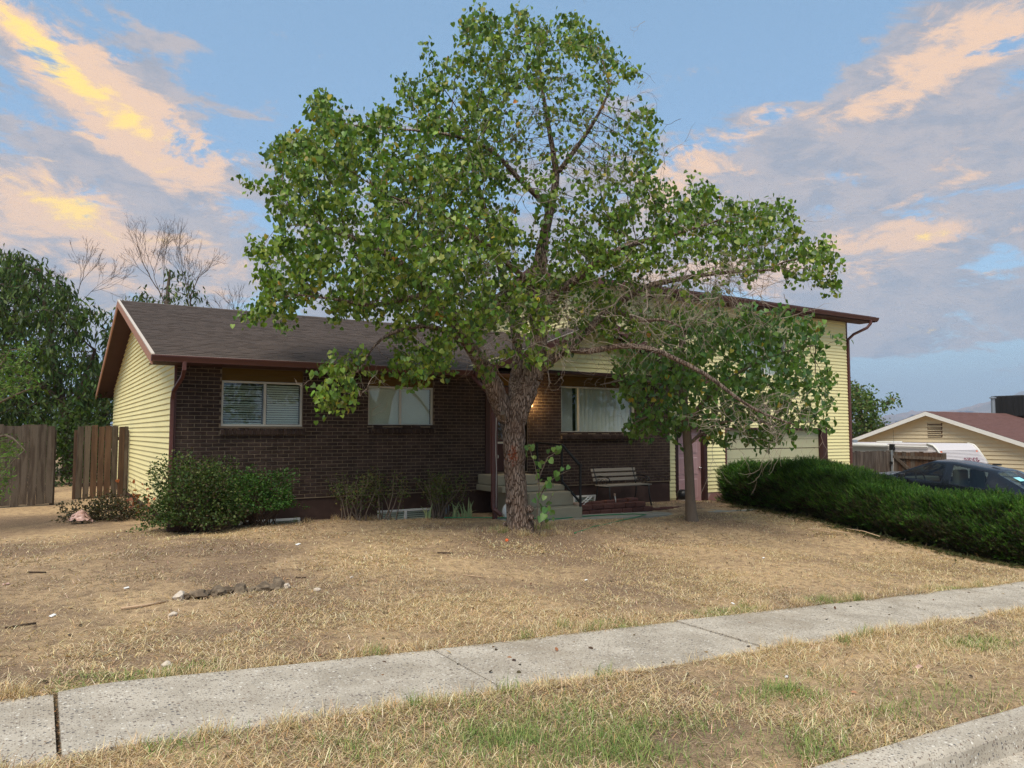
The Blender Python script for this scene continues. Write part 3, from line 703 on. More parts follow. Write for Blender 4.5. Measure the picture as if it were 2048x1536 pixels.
# front door, trim, landing
dr = MB().box(DOOR[0]+.09, DOOR[1]-.02, YF+.10, YF+.15, DOOR[2]+.02, DOOR[3]).build('front_door', M['trim_dark'], house)
MB().box(DOOR[0]+.17, DOOR[1]-.12, YF+.092, YF+.0995, 1.45, 2.45).build('pane', M['glass'], dr)
MB().box(DOOR[0]+.10, DOOR[1]-.03, YF+.09, YF+.099, 1.36, 1.40).build('push_bar', M['alu'], dr)
MB().lathe([(.0, 0), (.05, .0), (.05, .012), (.0, .014)], (8.36, YF+.085, 1.08), 14, 'Y').build('door_knocker', M['alu'], dr)
MB().box(DOOR[0]-.10, DOOR[0], YF-.03, YF+.1, .72, 2.72).build('door_trim', M['trim_dark'], house)
MB().box(DOOR[0], DOOR[0]+.085, YF-.005, YF+.16, .75, 2.62).build('door_jamb', M['brown'], house)
# concrete landing and steps
st = thing('porch_steps', (8.6, 12.5, -.1), 'pale concrete landing and steps climbing to the front door behind the big trunk', 'steps')
for x0, x1, y0, y1, z0, z1, nm in ((7.84, 8.86, 13.05, 13.80, .525, .725, 'landing'), (7.80, 9.33, 12.75, 13.80, .40, .52, 'landing_slab'), (8.25, 9.33, 12.45, 13.80, .12, .395, 'step'), (8.25, 9.33, 12.15, 13.80, -.3, .115, 'step')):
    MB().box(x0, x1, y0, y1, z0, z1).build(nm, M['concrete'], st, bevel=.02, seg=2)
MB().prism([(7.95, 12.85, .398), (8.24, 12.85, .398), (8.24, 12.85, -.3), (8.12, 12.85, -.3)], (0, .5, 0)).build('support', M['concrete'], st)
rl = thing('stair_railing', (9.3, 12.8, .1), 'black iron railing on the right side of the concrete steps', 'railing')
tops = [(9.28, 13.74, 1.37), (9.28, 12.78, 1.35), (9.28, 12.15, .93)]
MB().bar(tops[0], tops[1], .045, .045).build('top_rail', M['black'], rl, bevel=.004, seg=1)
MB().bar(tops[1], tops[2], .045, .045).build('sloping_rail', M['black'], rl, bevel=.004, seg=1)
MB().bar((9.28, 12.78, .58), (9.28, 12.15, .19), .035, .035).build('lower_rail', M['black'], rl)
MB().bar((9.28, 13.74, .62), (9.28, 12.78, .60), .03, .03).build('lower_rail', M['black'], rl)
for y, a, c in ((13.70, .51, 1.37), (12.78, .51, 1.36), (12.15, .11, .95)): MB().box(9.262, 9.298, y-.018, y+.018, a, c).build('post', M['black'], rl)
MB().box(9.255, 9.305, 12.11, 12.14, .925, .965).build('end_cap', M['black'], rl)
# post and downspout by the landing
spout([(7.36, EV-.06, 2.76), (7.36, EV-.08, 2.70), (7.48, 12.72, 2.36), (7.50, 12.60, 2.28), (7.50, 12.60, .22), (7.50, 12.58, .12), (7.56, 12.50, .06), (7.60, 12.46, .0)], .075, .055)
MB().box(7.545, 7.625, 12.63, 12.71, -.12, 2.80).build('porch_post', M['brown'], house, bevel=.006, seg=1)
MB().tube([(7.56, 12.60, 2.2), (7.565, 12.59, 1.9), (7.56, 12.60, 1.5), (7.55, 12.58, 1.2), (7.575, 12.60, .9), (7.57, 12.60, .5), (7.565, 12.59, .14)], .006, 6).build('cable', M['white'], house, smooth=True)
# ---------------------------------------------------------------- two-storey garage wing
YG = 14.35; TX0, TX1 = 13.42, 21.56; TB = 24.6; TE = 5.22; TRY = 19.4; TS = .27; TRZ = TE+(TRY-13.85)*TS
GD = (15.98, 20.42, -.5, 1.68); PD = (14.05, 15.22, -.4, 1.74); UW = (16.7, 18.6, 3.25, 4.45)
m_ = MB()
for a, c, p, q in rects(TX0, TX1, .02, TE-.03, [GD, PD, UW]): m_.box(a, c, YG+.0, YG+.12, p, q)
fw_ = m_.build('garage_wall', M['siding'], house)
siding(fw_, lambda u_, o, z: (u_, YG-o, z), lambda z: XB+.01, lambda z: TX1, .0, TE-.13, .1005, M['siding'], ops=[GD, PD, UW])
m_ = MB()
for a, c, p, q in rects(XB+.02, TX1, -.9, .0, [GD, (PD[0], PD[1], -.22, 2.)]): m_.box(a, c, YG-.012, YG+.12, p, q)
m_.build('garage_foundation', M['foundation_pink'], house)
siding(fw_, lambda u_, o, z: (u_, YG-.015-o, z), lambda z: XB+.01, lambda z: PD[0], -.2, .0, .1005, M['siding'])
sw_ = MB().prism([(TX0-.01, YG, 2.), (TX0-.01, TB, 2.), (TX0-.01, TB, TE-.1), (TX0-.01, TRY, TRZ-.08), (TX0-.01, YG, TE-.03)], (.1, 0, 0)).build('side_wall', M['siding'], house)
siding(sw_, lambda u_, o, z: (TX0-.012-o, u_, z), lambda z: max(YG, 13.85+(z+.05-TE)/TS), lambda z: min(TB, 24.95-(z+.05-TE)/TS), 2.9, TRZ-.08, .1005, M['siding'])
MB().box(TX1-.1, TX1, YG+.12, TB, -.9, TE).build('right_wall', M['siding'], house)
MB().prism([(TX1-.1, YG, TE-.001), (TX1-.1, TB, TE-.001), (TX1-.1, TRY, TRZ-.08)], (.1, 0, 0)).build('right_gable', M['siding'], house)
MB().box(TX0, TX1, TB, TB+.1, -.9, TE).build('back_wall', M['siding'], house)
TXL, TXR = 12.85, 22.36
roof(house, (TXL, 13.85, TE+.03), (TXR, 13.85, TE+.03), (TXR, TRY, TRZ+.03), (TXL, TRY, TRZ+.03))
roof(house, (TXR, 24.95, TE+.03), (TXL, 24.95, TE+.03), (TXL, TRY, TRZ+.03), (TXR, TRY, TRZ+.03), shing=False)
for xx in (TXL-.028, TXR):
    for ya, za, yb, zb in ((13.80, TE+.02, TRY, TRZ+.035), (TRY, TRZ+.035, 24.97, TE+.02)):
        MB().prism([(xx, ya, za-.15), (xx, yb, zb-.15), (xx, yb, zb), (xx, ya, za)], (.028, 0, 0)).build('rake_board', M['brown'], house)
MB().box(TXL, TXR, 13.87, YG+.05, TE-.13, TE-.115).build('soffit', M['soffit'], house)
MB().box(TXL, TXR, 13.85, 13.87, TE-.135, TE+.0).build('fascia', M['trim_dark'], house)
gutter(TXL, TXR+.03, 13.85, TE-.10)
spout([(22.0, 13.79, TE-.09), (22.0, 13.79, TE-.2), (21.9, 13.85, TE-.34), (21.72, 14.2, TE-.52), (21.60, YG-.035, TE-.68), (21.58, YG-.035, -.7)], .085, .06)
MB().box(TX1-.035, TX1+.012, YG-.03, YG+.02, -.5, TE-.13).build('corner_board', M['brown'], house)
window(UW, YG-.02, 'curtain', .5, sill=False, fm='white')
# garage door
x0, x1, z0, z1 = GD
gd = MB().box(x0, x1-.24, YG+.13, YG+.15, z0, z1).build('garage_door', M['trim_dark'], house)
nz = 8; hh = (z1-z0)/nz
for i in range(nz):
    za, zb = z0+i*hh+(.012 if i % 2 == 0 else .004), z0+(i+1)*hh-(.004 if i % 2 == 0 else .012)
    MB().box(x0+.02, x1-.26, YG+.10, YG+.13, za, zb).build('door_panel', M['garage'], gd, bevel=.006, seg=1)
MB().box(x1-.24, x1, YG-.03, YG+.14, z0, z1+.02).build('garage_jamb', M['trim_dark'], house)
MB().box(x0-.06, x0+.0, YG-.03, YG+.14, z0, z1+.02).build('garage_jamb', M['brown'], house)
MB().box(x0-.06, x1, YG-.035, YG+.16, z1, z1+.06).build('garage_lintel', M['trim_dark'], house)
# mauve side door: six raised panels
x0, x1, z0, z1 = PD; z0 = -.22
pdoor = MB().box(x0+.10, x1-.12, YG+.10, YG+.14, z0, z1-.06).build('side_door', M['mauve_door'], house)
pdoor['label'] = 'mauve panelled side door beside the slim tree trunk'
for (a, c) in ((.17, .45), (.55, .83)):
    for (p, q) in ((.06, .30), (.38, .60), (.68, .93)):
        w0 = x0+.10; ww = x1-x0-.22; hz = z1-.06-z0
        xa, xb, za, zb = w0+a*ww, w0+c*ww, z0+p*hz, z0+q*hz
        f_ = MB().box(xa-.02, xb+.02, YG+.092, YG+.0995, za-.02, zb+.02).build('moulding', M['mauve_edge'], pdoor, bevel=.003, seg=1)
        MB().box(xa, xb, YG+.086, YG+.0915, za, zb).build('door_panel', M['mauve_door'], pdoor, bevel=.003, seg=1)
MB().lathe([(.0, 0), (.025, .0), (.012, .02), (.012, .035), (.03, .045), (.03, .065), (.0, .075)][::1], (x1-.19, YG+.02, .66), 12, 'Y').build('handle', M['chrome'], pdoor, smooth=True)
MB().box(x0, x0+.10, YG-.03, YG+.14, z0-.05, z1).build('door_jamb', M['trim_dark'], house)
MB().box(x1-.12, x1, YG-.03, YG+.14, z0-.05, z1).build('door_jamb', M['trim_dark'], house)
MB().box(x0, x1, YG-.032, YG+.14, z1-.06, z1+.04).build('door_lintel', M['trim_dark'], house)
MB().box(TX0+.2, TX1-.2, 17, 17.1, -.6, 5).build('inner_wall', M['room'], house)
# porch lamp, lit
lp = thing('wall_lamp', (9.10, YF, 2.25), 'small lit wall lamp on the brick beside the front door', 'lamp')
MB().box(9.07, 9.13, YF-.02, YF-.001, 2.10, 2.36).build('back_plate', M['black'], lp)
MB().tube([(9.10, YF-.02, 2.30), (9.10, YF-.08, 2.36), (9.10, YF-.11, 2.34)], .01, 6).build('arm', M['black'], lp)
me_ = bpy.data.materials.new('lamp glow'); me_.use_nodes = True; p_ = me_.node_tree.nodes['Principled BSDF']; p_.inputs['Base Color'].default_value = (1, .8, .5, 1); p_.inputs['Emission Color'].default_value = (1, .62, .25, 1); p_.inputs['Emission Strength'].default_value = 1.0
MB().lathe([(.03, 0), (.05, .02), (.055, .12), (.035, .16)], (9.10, YF-.11, 2.15), 12).build('lamp_shade', me_, lp, smooth=True)
MB().lathe([(.0, .0), (.065, .0), (.02, .05), (.0, .06)], (9.10, YF-.11, 2.315), 12).build('cap', M['black'], lp)
ll = bpy.data.lights.new('lamp_light', 'POINT'); ll.energy = 6.; ll.color = (1, .66, .28); ll.shadow_soft_size = .05
lo = bpy.data.objects.new('lamp_light', ll); COL.objects.link(lo); lo.location = (9.16, YF-.19, 2.26)
# ------------------------------------------------------------------ vegetation tools
def inpoly(P, poly):
    x, y = P[:, 0], P[:, 1]; c = np.zeros(len(P), bool); n = len(poly)
    for i in range(n):
        (x0, y0), (x1, y1) = poly[i], poly[(i+1) % n]
        t = ((y0 > y) != (y1 > y)) & (x < (x1-x0)*(y-y0)/((y1-y0) if y1 != y0 else 1e-9)+x0); c ^= t
    return c
def edge_dist(P, poly):
    d = np.full(len(P), 1e9); n = len(poly)
    for i in range(n):
        a = np.array(poly[i], float); e = np.array(poly[(i+1) % n], float)-a
        t = np.clip(((P-a)@e)/(e@e), 0, 1); d = np.minimum(d, np.hypot(*(P-a-t[:, None]*e).T))
    return d
def crown_points(poly, n, d0, half, full_px, seed, tilt=0.):
    """points through a rounded crown volume whose outline from the street is poly"""
    r = np.random.default_rng(seed); P = np.array(poly, float); lo, hi = P.min(0), P.max(0); out = []; rag = min(80, .17*min(hi-lo))
    while sum(map(len, out)) < n:
        q = r.random((n*2, 2))*(hi-lo)+lo; q = q[inpoly(q, poly)]; ed = edge_dist(q, poly); k_ = ed > rag*np.clip(1.7*vnoise(q[:, 0], q[:, 1], 1/34., 90+seed % 7)-.5, 0, 1); q, ed = q[k_], ed[k_]; e = np.clip(ed/full_px, 0, 1)
        th = half*np.sqrt(1-(1-e)**2)+.15
        u_ = r.uniform(-1, 1, len(q)); dd = d0+th*u_+tilt*(q[:, 0]-(lo[0]+hi[0])/2)/1000
        out.append(np.array([at(a, c, d) for (a, c), d in zip(q, dd)]))
    return np.concatenate(out)[:n]
def grow(nodes, parent, attr, step=.14, di=1.0, dk=.22, iters=120, seed=0, grav=0.):
    r = np.random.default_rng(seed); pos = [np.array(p, float) for p in nodes]; par = list(parent)
    A = np.array(attr); N0 = np.array(pos)
    D = np.linalg.norm(A[:, None]-N0[None], axis=2); near = D.argmin(1); nd = D.min(1); alive = np.ones(len(A), bool)
    used = {}
    for it in range(iters):
        sel = alive & (nd < (di if it > 8 else 9e9))
        if not sel.any(): break
        ids = near[sel]; dirs = A[sel]-np.array(pos)[ids]; dirs /= np.linalg.norm(dirs, axis=1)[:, None]+1e-9
        new = []
        for k in np.unique(ids):
            v_ = dirs[ids == k].sum(0)+r.normal(0, .25, 3); v_[2] += grav; L = np.linalg.norm(v_)
            if L < 1e-6: continue
            if used.get(k, 0) > 3: continue
            used[k] = used.get(k, 0)+1
            pos.append(pos[k]+v_/L*step*r.uniform(.8, 1.2)); par.append(int(k)); new.append(len(pos)-1)
        if not new: break
        NP = np.array([pos[i] for i in new]); idx_ = np.where(alive)[0]
        D = np.linalg.norm(A[idx_][:, None]-NP[None], axis=2); j = D.argmin(1); d = D.min(1); better = d < nd[idx_]
        nd[idx_[better]] = d[better]; near[idx_[better]] = np.array(new)[j[better]]
        alive[nd < dk] = False
    return np.array(pos), np.array(par)
def radii(pos, par, tip=.0035, ex=2.35, fixed=None):
    n = len(pos); acc = np.zeros(n); ch = [[] for _ in range(n)]
    for i in range(n-1, -1, -1):
        if not ch[i]: acc[i] = tip**ex
        else: acc[i] = max(sum(acc[c] for c in ch[i]), tip**ex)
        if par[i] >= 0: ch[par[i]].append(i)
    r = acc**(1/ex)
    if fixed:
        for i, v_ in fixed.items(): r[i] = v_
    hop = np.zeros(n, int)
    for i in range(n-1, -1, -1):
        if ch[i]: hop[i] = 1+max(hop[c] for c in ch[i])
    return r, ch, hop
def tubes(pos, par, r, ch, pick=None, rough=0.):
    m2 = MB(); starts = [i for i in range(len(pos)) if par[i] < 0]
    stack = [(s_, None) for s_ in starts]
    while stack:
        i, frm = stack.pop(); chain = [] if frm is None else [frm]; j = i
        while True:
            chain.append(j)
            if not ch[j]: break
            c = max(ch[j], key=lambda q: r[q])
            stack += [(q, j) for q in ch[j] if q != c]; j = c
        if len(chain) < 2: continue
        pts = [pos[q] for q in chain]; rr = [min(r[q], r[chain[1]] if frm is not None else 9) for q in chain]
        mx = max(rr); n = 12 if mx > .12 else 8 if mx > .05 else 5 if mx > .014 else 3
        m2.tube(pts, rr, n, cap=False)
    return m2
HEART = np.array([(0, 0, 0), (-.34, -.13, .10), (-.53, .18, .16), (-.37, .60, .10), (0, 1.02, -.10), (.37, .60, .10), (.53, .18, .16), (.34, -.13, .10), (0, .40, 0)])
HEART_F = np.array([(8, i, (i+1) % 8) for i in range(8)])
LANCE = np.array([(0, 0, 0), (-.16, .4, .04), (0, 1, -.12), (.16, .4, .04)]); LANCE_F = np.array([(0, 1, 2), (0, 2, 3)])
OVAL = np.array([(0, 0, 0), (-.3, .3, .08), (-.26, .7, .05), (0, 1, -.05), (.26, .7, .05), (.3, .3, .08)]); OVAL_F = np.array([(0, 1, 2), (0, 2, 3), (0, 3, 4), (0, 4, 5)])
def nrm(v_): return v_/(np.linalg.norm(v_, axis=1)[:, None]+1e-9)
def foliage(name, base, tip, normal, size, col, tmpl, parent, mat):
    T = nrm(tip); B = nrm(np.cross(T, normal)); N = np.cross(B, T)
    V, Ft = tmpl; V = np.asarray(V)
    P = base[:, None]+size[:, None, None]*(V[None, :, :1]*B[:, None]+V[None, :, 1:2]*T[:, None]+V[None, :, 2:3]*N[:, None])
    k = len(V); Fq = (Ft[None]+(np.arange(len(base))*k)[:, None, None]).reshape(-1, 3)
    return npmesh(name, P.reshape(-1, 3), Fq, mat, parent, np.repeat(col, k, 0))
def palette(n, cols, wts, jit, r):
    c = np.array(cols)[r.choice(len(cols), n, p=np.array(wts)/sum(wts))]
    return np.clip(c*(1+r.normal(0, jit, (n, 1)))*(1+r.normal(0, jit*.4, (n, 3))), .003, .9)
def polyline(pix):
    """pix: (px, py, depth, radius) -> dense points"""
    P = [at(a, c, d) for a, c, d, _ in pix]; rr = [q[3] for q in pix]; out = []; ro = []
    P = np.array(P); 
    for i in range(len(P)-1):
        n = max(1, int(np.linalg.norm(P[i+1]-P[i])/.13))
        p0, p1, p2, p3 = P[max(i-1, 0)], P[i], P[i+1], P[min(i+2, len(P)-1)]
        for j in range(n):
            t = j/n; out.append(.5*((2*p1)+(-p0+p2)*t+(2*p0-5*p1+4*p2-p3)*t*t+(-p0+3*p1-3*p2+p3)*t**3)); ro.append(rr[i]*(1-t)+rr[i+1]*t)
    out.append(P[-1]); ro.append(rr[-1]); return out, ro
def skeleton(limbs):
    """limbs: list of (pix, attach) with attach = (limb index, fraction) or None"""
    pos = []; par = []; fix = {}; start = []
    for pix, att in limbs:
        pts, rr = polyline(pix); s_ = len(pos); start.append((s_, len(pts)))
        prev = -1
        if att is not None:
            a0, n0 = start[att[0]]; prev = a0+min(n0-1, int(att[1]*(n0-1)))
        for p, r_ in zip(pts, rr):
            pos.append(p); par.append(prev); fix[len(pos)-1] = r_; prev = len(pos)-1
    return pos, par, fix

# ------------------------------------------------------------------ the big front-yard tree
D0 = 12.85
big = thing('big_tree', tuple(at(1040, 1066, D0)), 'big leafy tree with a forked furrowed trunk in the front lawn', 'tree')
limbs = [
    ([(1041, 1085, D0, .25), (1040, 1062, D0, .232), (1037, 1030, D0, .205), (1034, 985, D0, .188), (1029, 930, D0, .18), (1027, 880, D0, .186), (1027, 850, D0, .198), (1037, 815, D0, .205), (1057, 775, D0, .178), (1069, 735, D0, .18), (1076, 690, D0, .16), (1077, 640, D0, .142), (1070, 580, D0, .125), (1082, 500, D0+.1, .095), (1100, 420, D0+.2, .08), (1112, 350, D0+.3, .062), (1100, 270, D0+.3, .045), (1085, 180, D0+.2, .03), (1075, 90, D0, .015)], None),
    ([(1018, 850, D0, .18), (1003, 812, D0-.05, .165), (986, 772, D0-.1, .152), (968, 735, D0-.2, .138), (938, 690, D0-.35, .105), (900, 640, D0-.5, .098), (860, 590, D0-.6, .088), (815, 540, D0-.7, .072), (760, 500, D0-.8, .055), (690, 470, D0-.9, .04), (610, 450, D0-.8, .022)], (0, .30)),
    ([(1030, 815, D0+.1, .13), (1028, 770, D0+.3, .105), (1036, 720, D0+.5, .095), (1030, 660, D0+.7, .088), (1015, 590, D0+.9, .078), (995, 510, D0+1.0, .066), (970, 420, D0+1.0, .052), (945, 330, D0+.9, .038), (930, 240, D0+.7, .022)], (0, .33)),
    ([(1078, 745, D0, .085), (1100, 722, D0-.1, .08), (1140, 692, D0-.2, .075), (1180, 655, D0-.2, .072), (1225, 615, D0-.1, .066), (1290, 575, D0, .056), (1370, 556, D0+.1, .044), (1450, 545, D0+.1, .034), (1540, 540, D0, .02)], (0, .46)),
    ([(1135, 698, D0-.2, .062), (1180, 702, D0-.4, .056), (1240, 692, D0-.6, .05), (1300, 697, D0-.7, .046), (1360, 722, D0-.8, .042), (1420, 755, D0-.8, .036), (1480, 800, D0-.8, .028), (1530, 828, D0-.8, .02), (1590, 850, D0-.8, .01)], (3, .22)),
    ([(1075, 640, D0, .09), (1100, 600, D0-.2, .082), (1150, 560, D0-.5, .07), (1200, 520, D0-.7, .058), (1260, 490, D0-.8, .045), (1340, 470, D0-.8, .03), (1440, 440, D0-.7, .016)], (0, .60)),
    ([(1112, 350, D0+.3, .05), (1150, 300, D0+.2, .042), (1190, 240, D0, .03), (1220, 180, D0-.2, .016)], (0, .80)),
    ([(1100, 420, D0+.2, .05), (1040, 360, D0-.2, .045), (980, 300, D0-.6, .036), (900, 270, D0-.9, .026), (820, 260, D0-1., .014)], (0, .75)),
    ([(860, 590, D0-.6, .06), (800, 600, D0-1.0, .046), (740, 610, D0-1.3, .034), (680, 600, D0-1.4, .02), (600, 590, D0-1.3, .012)], (1, .62)),
    ([(938, 690, D0-.35, .05), (870, 655, D0-.9, .04), (800, 660, D0-1.3, .03), (750, 690, D0-1.5, .02), (720, 740, D0-1.6, .012)], (1, .42)),
    ([(1225, 615, D0-.1, .05), (1280, 640, D0-.7, .036), (1330, 640, D0-1., .022), (1370, 660, D0-1.1, .012)], (3, .52)),
    ([(1070, 580, D0, .06), (1010, 520, D0-.7, .05), (950, 470, D0-1.2, .04), (880, 430, D0-1.5, .03), (800, 400, D0-1.6, .018)], (0, .645)),
    ([(1030, 660, D0+.7, .06), (1090, 600, D0+1.2, .048), (1170, 550, D0+1.6, .036), (1250, 500, D0+1.7, .02)], (2, .35)),
]
pos, par, fix = skeleton(limbs)
P_top = [(800, 255), (760, 160), (850, 125), (895, 95), (808, 82), (822, 40), (900, 14), (960, -25), (1060, -35), (1130, -10), (1200, 45), (1252, 38), (1240, 110), (1265, 130), (1300, 190), (1322, 255), (1300, 330), (1240, 420), (1120, 460), (950, 420)]
P_left = [(478, 640), (505, 560), (488, 500), (540, 420), (468, 365), (500, 310), (545, 270), (575, 222), (640, 182), (735, 195), (800, 190), (950, 260), (1050, 400), (1080, 560), (1050, 660), (960, 740), (870, 740), (790, 690), (700, 660), (610, 650), (520, 655)]
P_right = [(1080, 420), (1240, 400), (1330, 400), (1355, 375), (1425, 362), (1520, 372), (1600, 425), (1645, 450), (1690, 525), (1692, 610), (1640, 590), (1560, 560), (1450, 590), (1330, 600), (1200, 590), (1090, 580)]
P_low = [(612, 770), (640, 690), (720, 690), (760, 720), (830, 700), (900, 700), (905, 750), (850, 770), (790, 760), (720, 790), (690, 830), (640, 830)]
P_gap = [(1150, 340), (1310, 240), (1345, 345), (1430, 365), (1400, 450), (1290, 480), (1150, 470)]
P_c = [(1080, 540), (1250, 550), (1340, 560), (1430, 620), (1310, 690), (1160, 680), (1085, 640)]
P_mid = [(960, 560), (1090, 560), (1110, 640), (1085, 720), (960, 760), (930, 700)]
pts = np.concatenate([crown_points(P_top, 2000, D0, 2.1, 260, 1), crown_points(P_left, 3300, D0-.5, 2.7, 280, 2), crown_points(P_right, 1150, D0-.1, 1.5, 130, 3), crown_points(P_low, 210, D0-1.5, .7, 60, 4), crown_points(P_mid, 170, D0-1.0, .9, 80, 5), crown_points(P_gap, 360, D0-.1, 1.2, 90, 6), crown_points(P_c, 420, D0+.3, 1.0, 80, 8)])
gap = vnoise(pts[:, 0]*1.0+pts[:, 2]*.3, pts[:, 2]*1.0+pts[:, 1]*.4, .95, 40)
pts = pts[gap > .22]
pos, par = grow(pos, par, pts, .12, 1.1, .165, 150, 5)
r_, ch, hop = radii(pos, par, .0034, 2.3, None)
for i, v_ in fix.items(): r_[i] = max(v_, min(r_[i], v_*1.15))
# flare and lumps low on the trunk
trunkm = tubes(pos, par, r_, ch)
V = np.array(trunkm.v); bx, by = at(1040, 1066, D0)[:2]
hz = V[:, 2]-gz(bx, by); dxy = V[:, :2]-np.array([bx, by]); rad = np.hypot(*dxy.T); ang = np.arctan2(dxy[:, 1], dxy[:, 0])
low = (hz < .6) & (rad < .5); fl = 1+np.where(low, np.exp(-np.clip(hz, 0, 2)/.11)*(.16+.16*np.sin(ang*5+1)), 0)
V[:, :2] = np.array([bx, by])+dxy*np.where(low, fl, 1)[:, None]
thick_ = (hz < 2.6) & (rad < .9)
lump = (vnoise(V[:, 0]*1.0+V[:, 1], V[:, 2], 4.5, 21)-.5)*.045+(vnoise(V[:, 0]-V[:, 1], V[:, 2], 11, 22)-.5)*.035
# knobs on the trunk
V[:, 0] += np.where(thick_, lump, 0); V[:, 1] += np.where(thick_, -lump, 0)
trunkm.v = [tuple(p) for p in V]
tr = trunkm.build('trunk', M['bark'], big, smooth=True)
kn = MB()
for px, py, s_ in ((1016, 1002, .055), (1060, 1018, .07), (1062, 1034, .06), (1010, 1048, .04)):
    c = at(px, py, D0-.17); kn.lathe([(0, -s_), (s_*.7, -s_*.7), (s_, 0), (s_*.75, s_*.65), (0, s_*.95)], c, 9, 'Y')
kn.build('knot', M['bark'], tr, smooth=True)
# cut branch stub with pale face
stb = MB().tube([at(1010, 838, D0-.14), at(1005, 826, D0-.26)], [.05, .045], 10); stb.build('branch_stub', M['bark_tan'], tr)
# leaves
def leaf_nodes(pos, par, hop, maxhop, per, r, spread=.07):
    idx_ = np.where(hop <= maxhop)[0]; idx_ = np.array([i for i in idx_ if par[i] >= 0])
    rep = np.repeat(idx_, per); t = r.random(len(rep)); p = pos[rep]*(1-t[:, None])+pos[par[rep]]*t[:, None]
    return p+r.normal(0, spread, p.shape), rep
rl_ = np.random.default_rng(3)
notlimb = len(fix)
LP, rep = leaf_nodes(pos, par, hop, 4, 12, rl_, .085); ok = rep >= notlimb; LP, rep = LP[ok], rep[ok]
pj = project(LP)
def near_px(pj, x, y, sx_, sy_): return ((pj[:, 0]-x)/sx_)**2+((pj[:, 1]-y)/sy_)**2
bare = np.minimum.reduce([near_px(pj, 1150, 280, 150, 165), near_px(pj, 1215, 360, 55, 60), near_px(pj, 1370, 590, 130, 75), near_px(pj, 1010, 690, 50, 60)])
keep = rl_.random(len(LP)) < np.where(bare < 1, .20+.15*bare, np.clip(.62+.3*vnoise(LP[:, 0], LP[:, 2]+LP[:, 1]*.5, 1.6, 31), 0, .95)*1.0)
dense = (pj[:, 0] < 950) & (pj[:, 1] > 180) & (pj[:, 1] < 640); keep |= (rl_.random(len(LP)) < .5) & dense
cl3 = .5*vnoise(LP[:, 0], LP[:, 2]*1.2, 2.6, 33)+.5*vnoise(LP[:, 1]+7, LP[:, 2]*1.2+3, 2.6, 34); keep &= (cl3 > .36) | (rl_.random(len(LP)) < .48)
LP = LP[keep]; n = len(LP); print('big tree leaves', n, 'nodes', len(pos))
tipd = np.stack([rl_.normal(0, .55, n), rl_.normal(0, .55, n), -np.abs(rl_.normal(.9, .35, n))], 1)
nor = np.stack([rl_.normal(0, .8, n), rl_.normal(0, .8, n), rl_.normal(.45, .45, n)], 1)
GREENS = [(.15, .24, .029), (.092, .17, .025), (.25, .315, .055), (.058, .11, .026), (.32, .35, .09), (.42, .32, .045), (.46, .2, .03)]
col = palette(n, GREENS, [38, 28, 18, 14, 3, .7, .25], .16, rl_)
foliage('leaves', LP, tipd, nor, rl_.uniform(.042, .092, n), col, (HEART, HEART_F), big, M['leaf'])['kind'] = 'stuff'
# bare hanging twigs, grey, mostly on the right
def twigs(n, seedpts, length, r, droop=-.4, rad=.0045, wig=.35, fork=2):
    m2 = MB()
    for i in range(n):
        p = np.array(seedpts[i % len(seedpts)])+r.normal(0, .12, 3); d = r.normal(0, 1, 3); d[2] = r.normal(droop, .5); d /= np.linalg.norm(d)
        L = length*r.uniform(.5, 1.3); k = 7; pts_ = [p]; br = []
        for j in range(k):
            d = d+r.normal(0, wig, 3); d[2] += droop*.15; d /= np.linalg.norm(d); p = p+d*L/k; pts_.append(p)
            if j in (2, 4) and fork: br.append((p.copy(), d.copy(), j))
        m2.tube(pts_, list(np.linspace(rad, rad*.35, k+1)), 3, cap=False)
        for q, dd, j in br[:fork]:
            pts_ = [q]; dd = dd+r.normal(0, .6, 3)
            for _ in range(4): dd = dd+r.normal(0, wig, 3); dd /= np.linalg.norm(dd); q = q+dd*L/k; pts_.append(q)
            m2.tube(pts_, list(np.linspace(rad*.7, rad*.3, 5)), 3, cap=False)
    return m2
def pix_cloud(n, cx, cy, sx_, sy_, d, sd, r):
    return [at(cx+r.normal(0, sx_), cy+r.normal(0, sy_), d+r.normal(0, sd)) for _ in range(n)]
tw = twigs(170, pix_cloud(170, 1370, 575, 75, 38, D0-.9, .35, rl_), .75, rl_, -.55, .0056, .26)
for a, c, sx_, sy_, nn, dd in ((1080, 620, 60, 40, 60, D0-1.), (1000, 640, 40, 40, 45, D0-1.1), (1130, 250, 80, 80, 150, D0-.2), (1230, 340, 45, 50, 60, D0-.3), (900, 450, 90, 60, 70, D0-1.9), (1520, 510, 70, 40, 40, D0-.2), (1170, 640, 40, 30, 40, D0-.8), (1500, 830, 50, 20, 60, D0-.8), (720, 740, 40, 20, 9, D0-1.5)):
    t2 = twigs(nn, pix_cloud(nn, a, c, sx_, sy_, dd, .3, rl_), .7, rl_, -.1 if c < 400 else -.3, .0045); tw.add(t2.v, t2.f)
tw.build('dead_twigs', M['twig'], big)['kind'] = 'stuff'

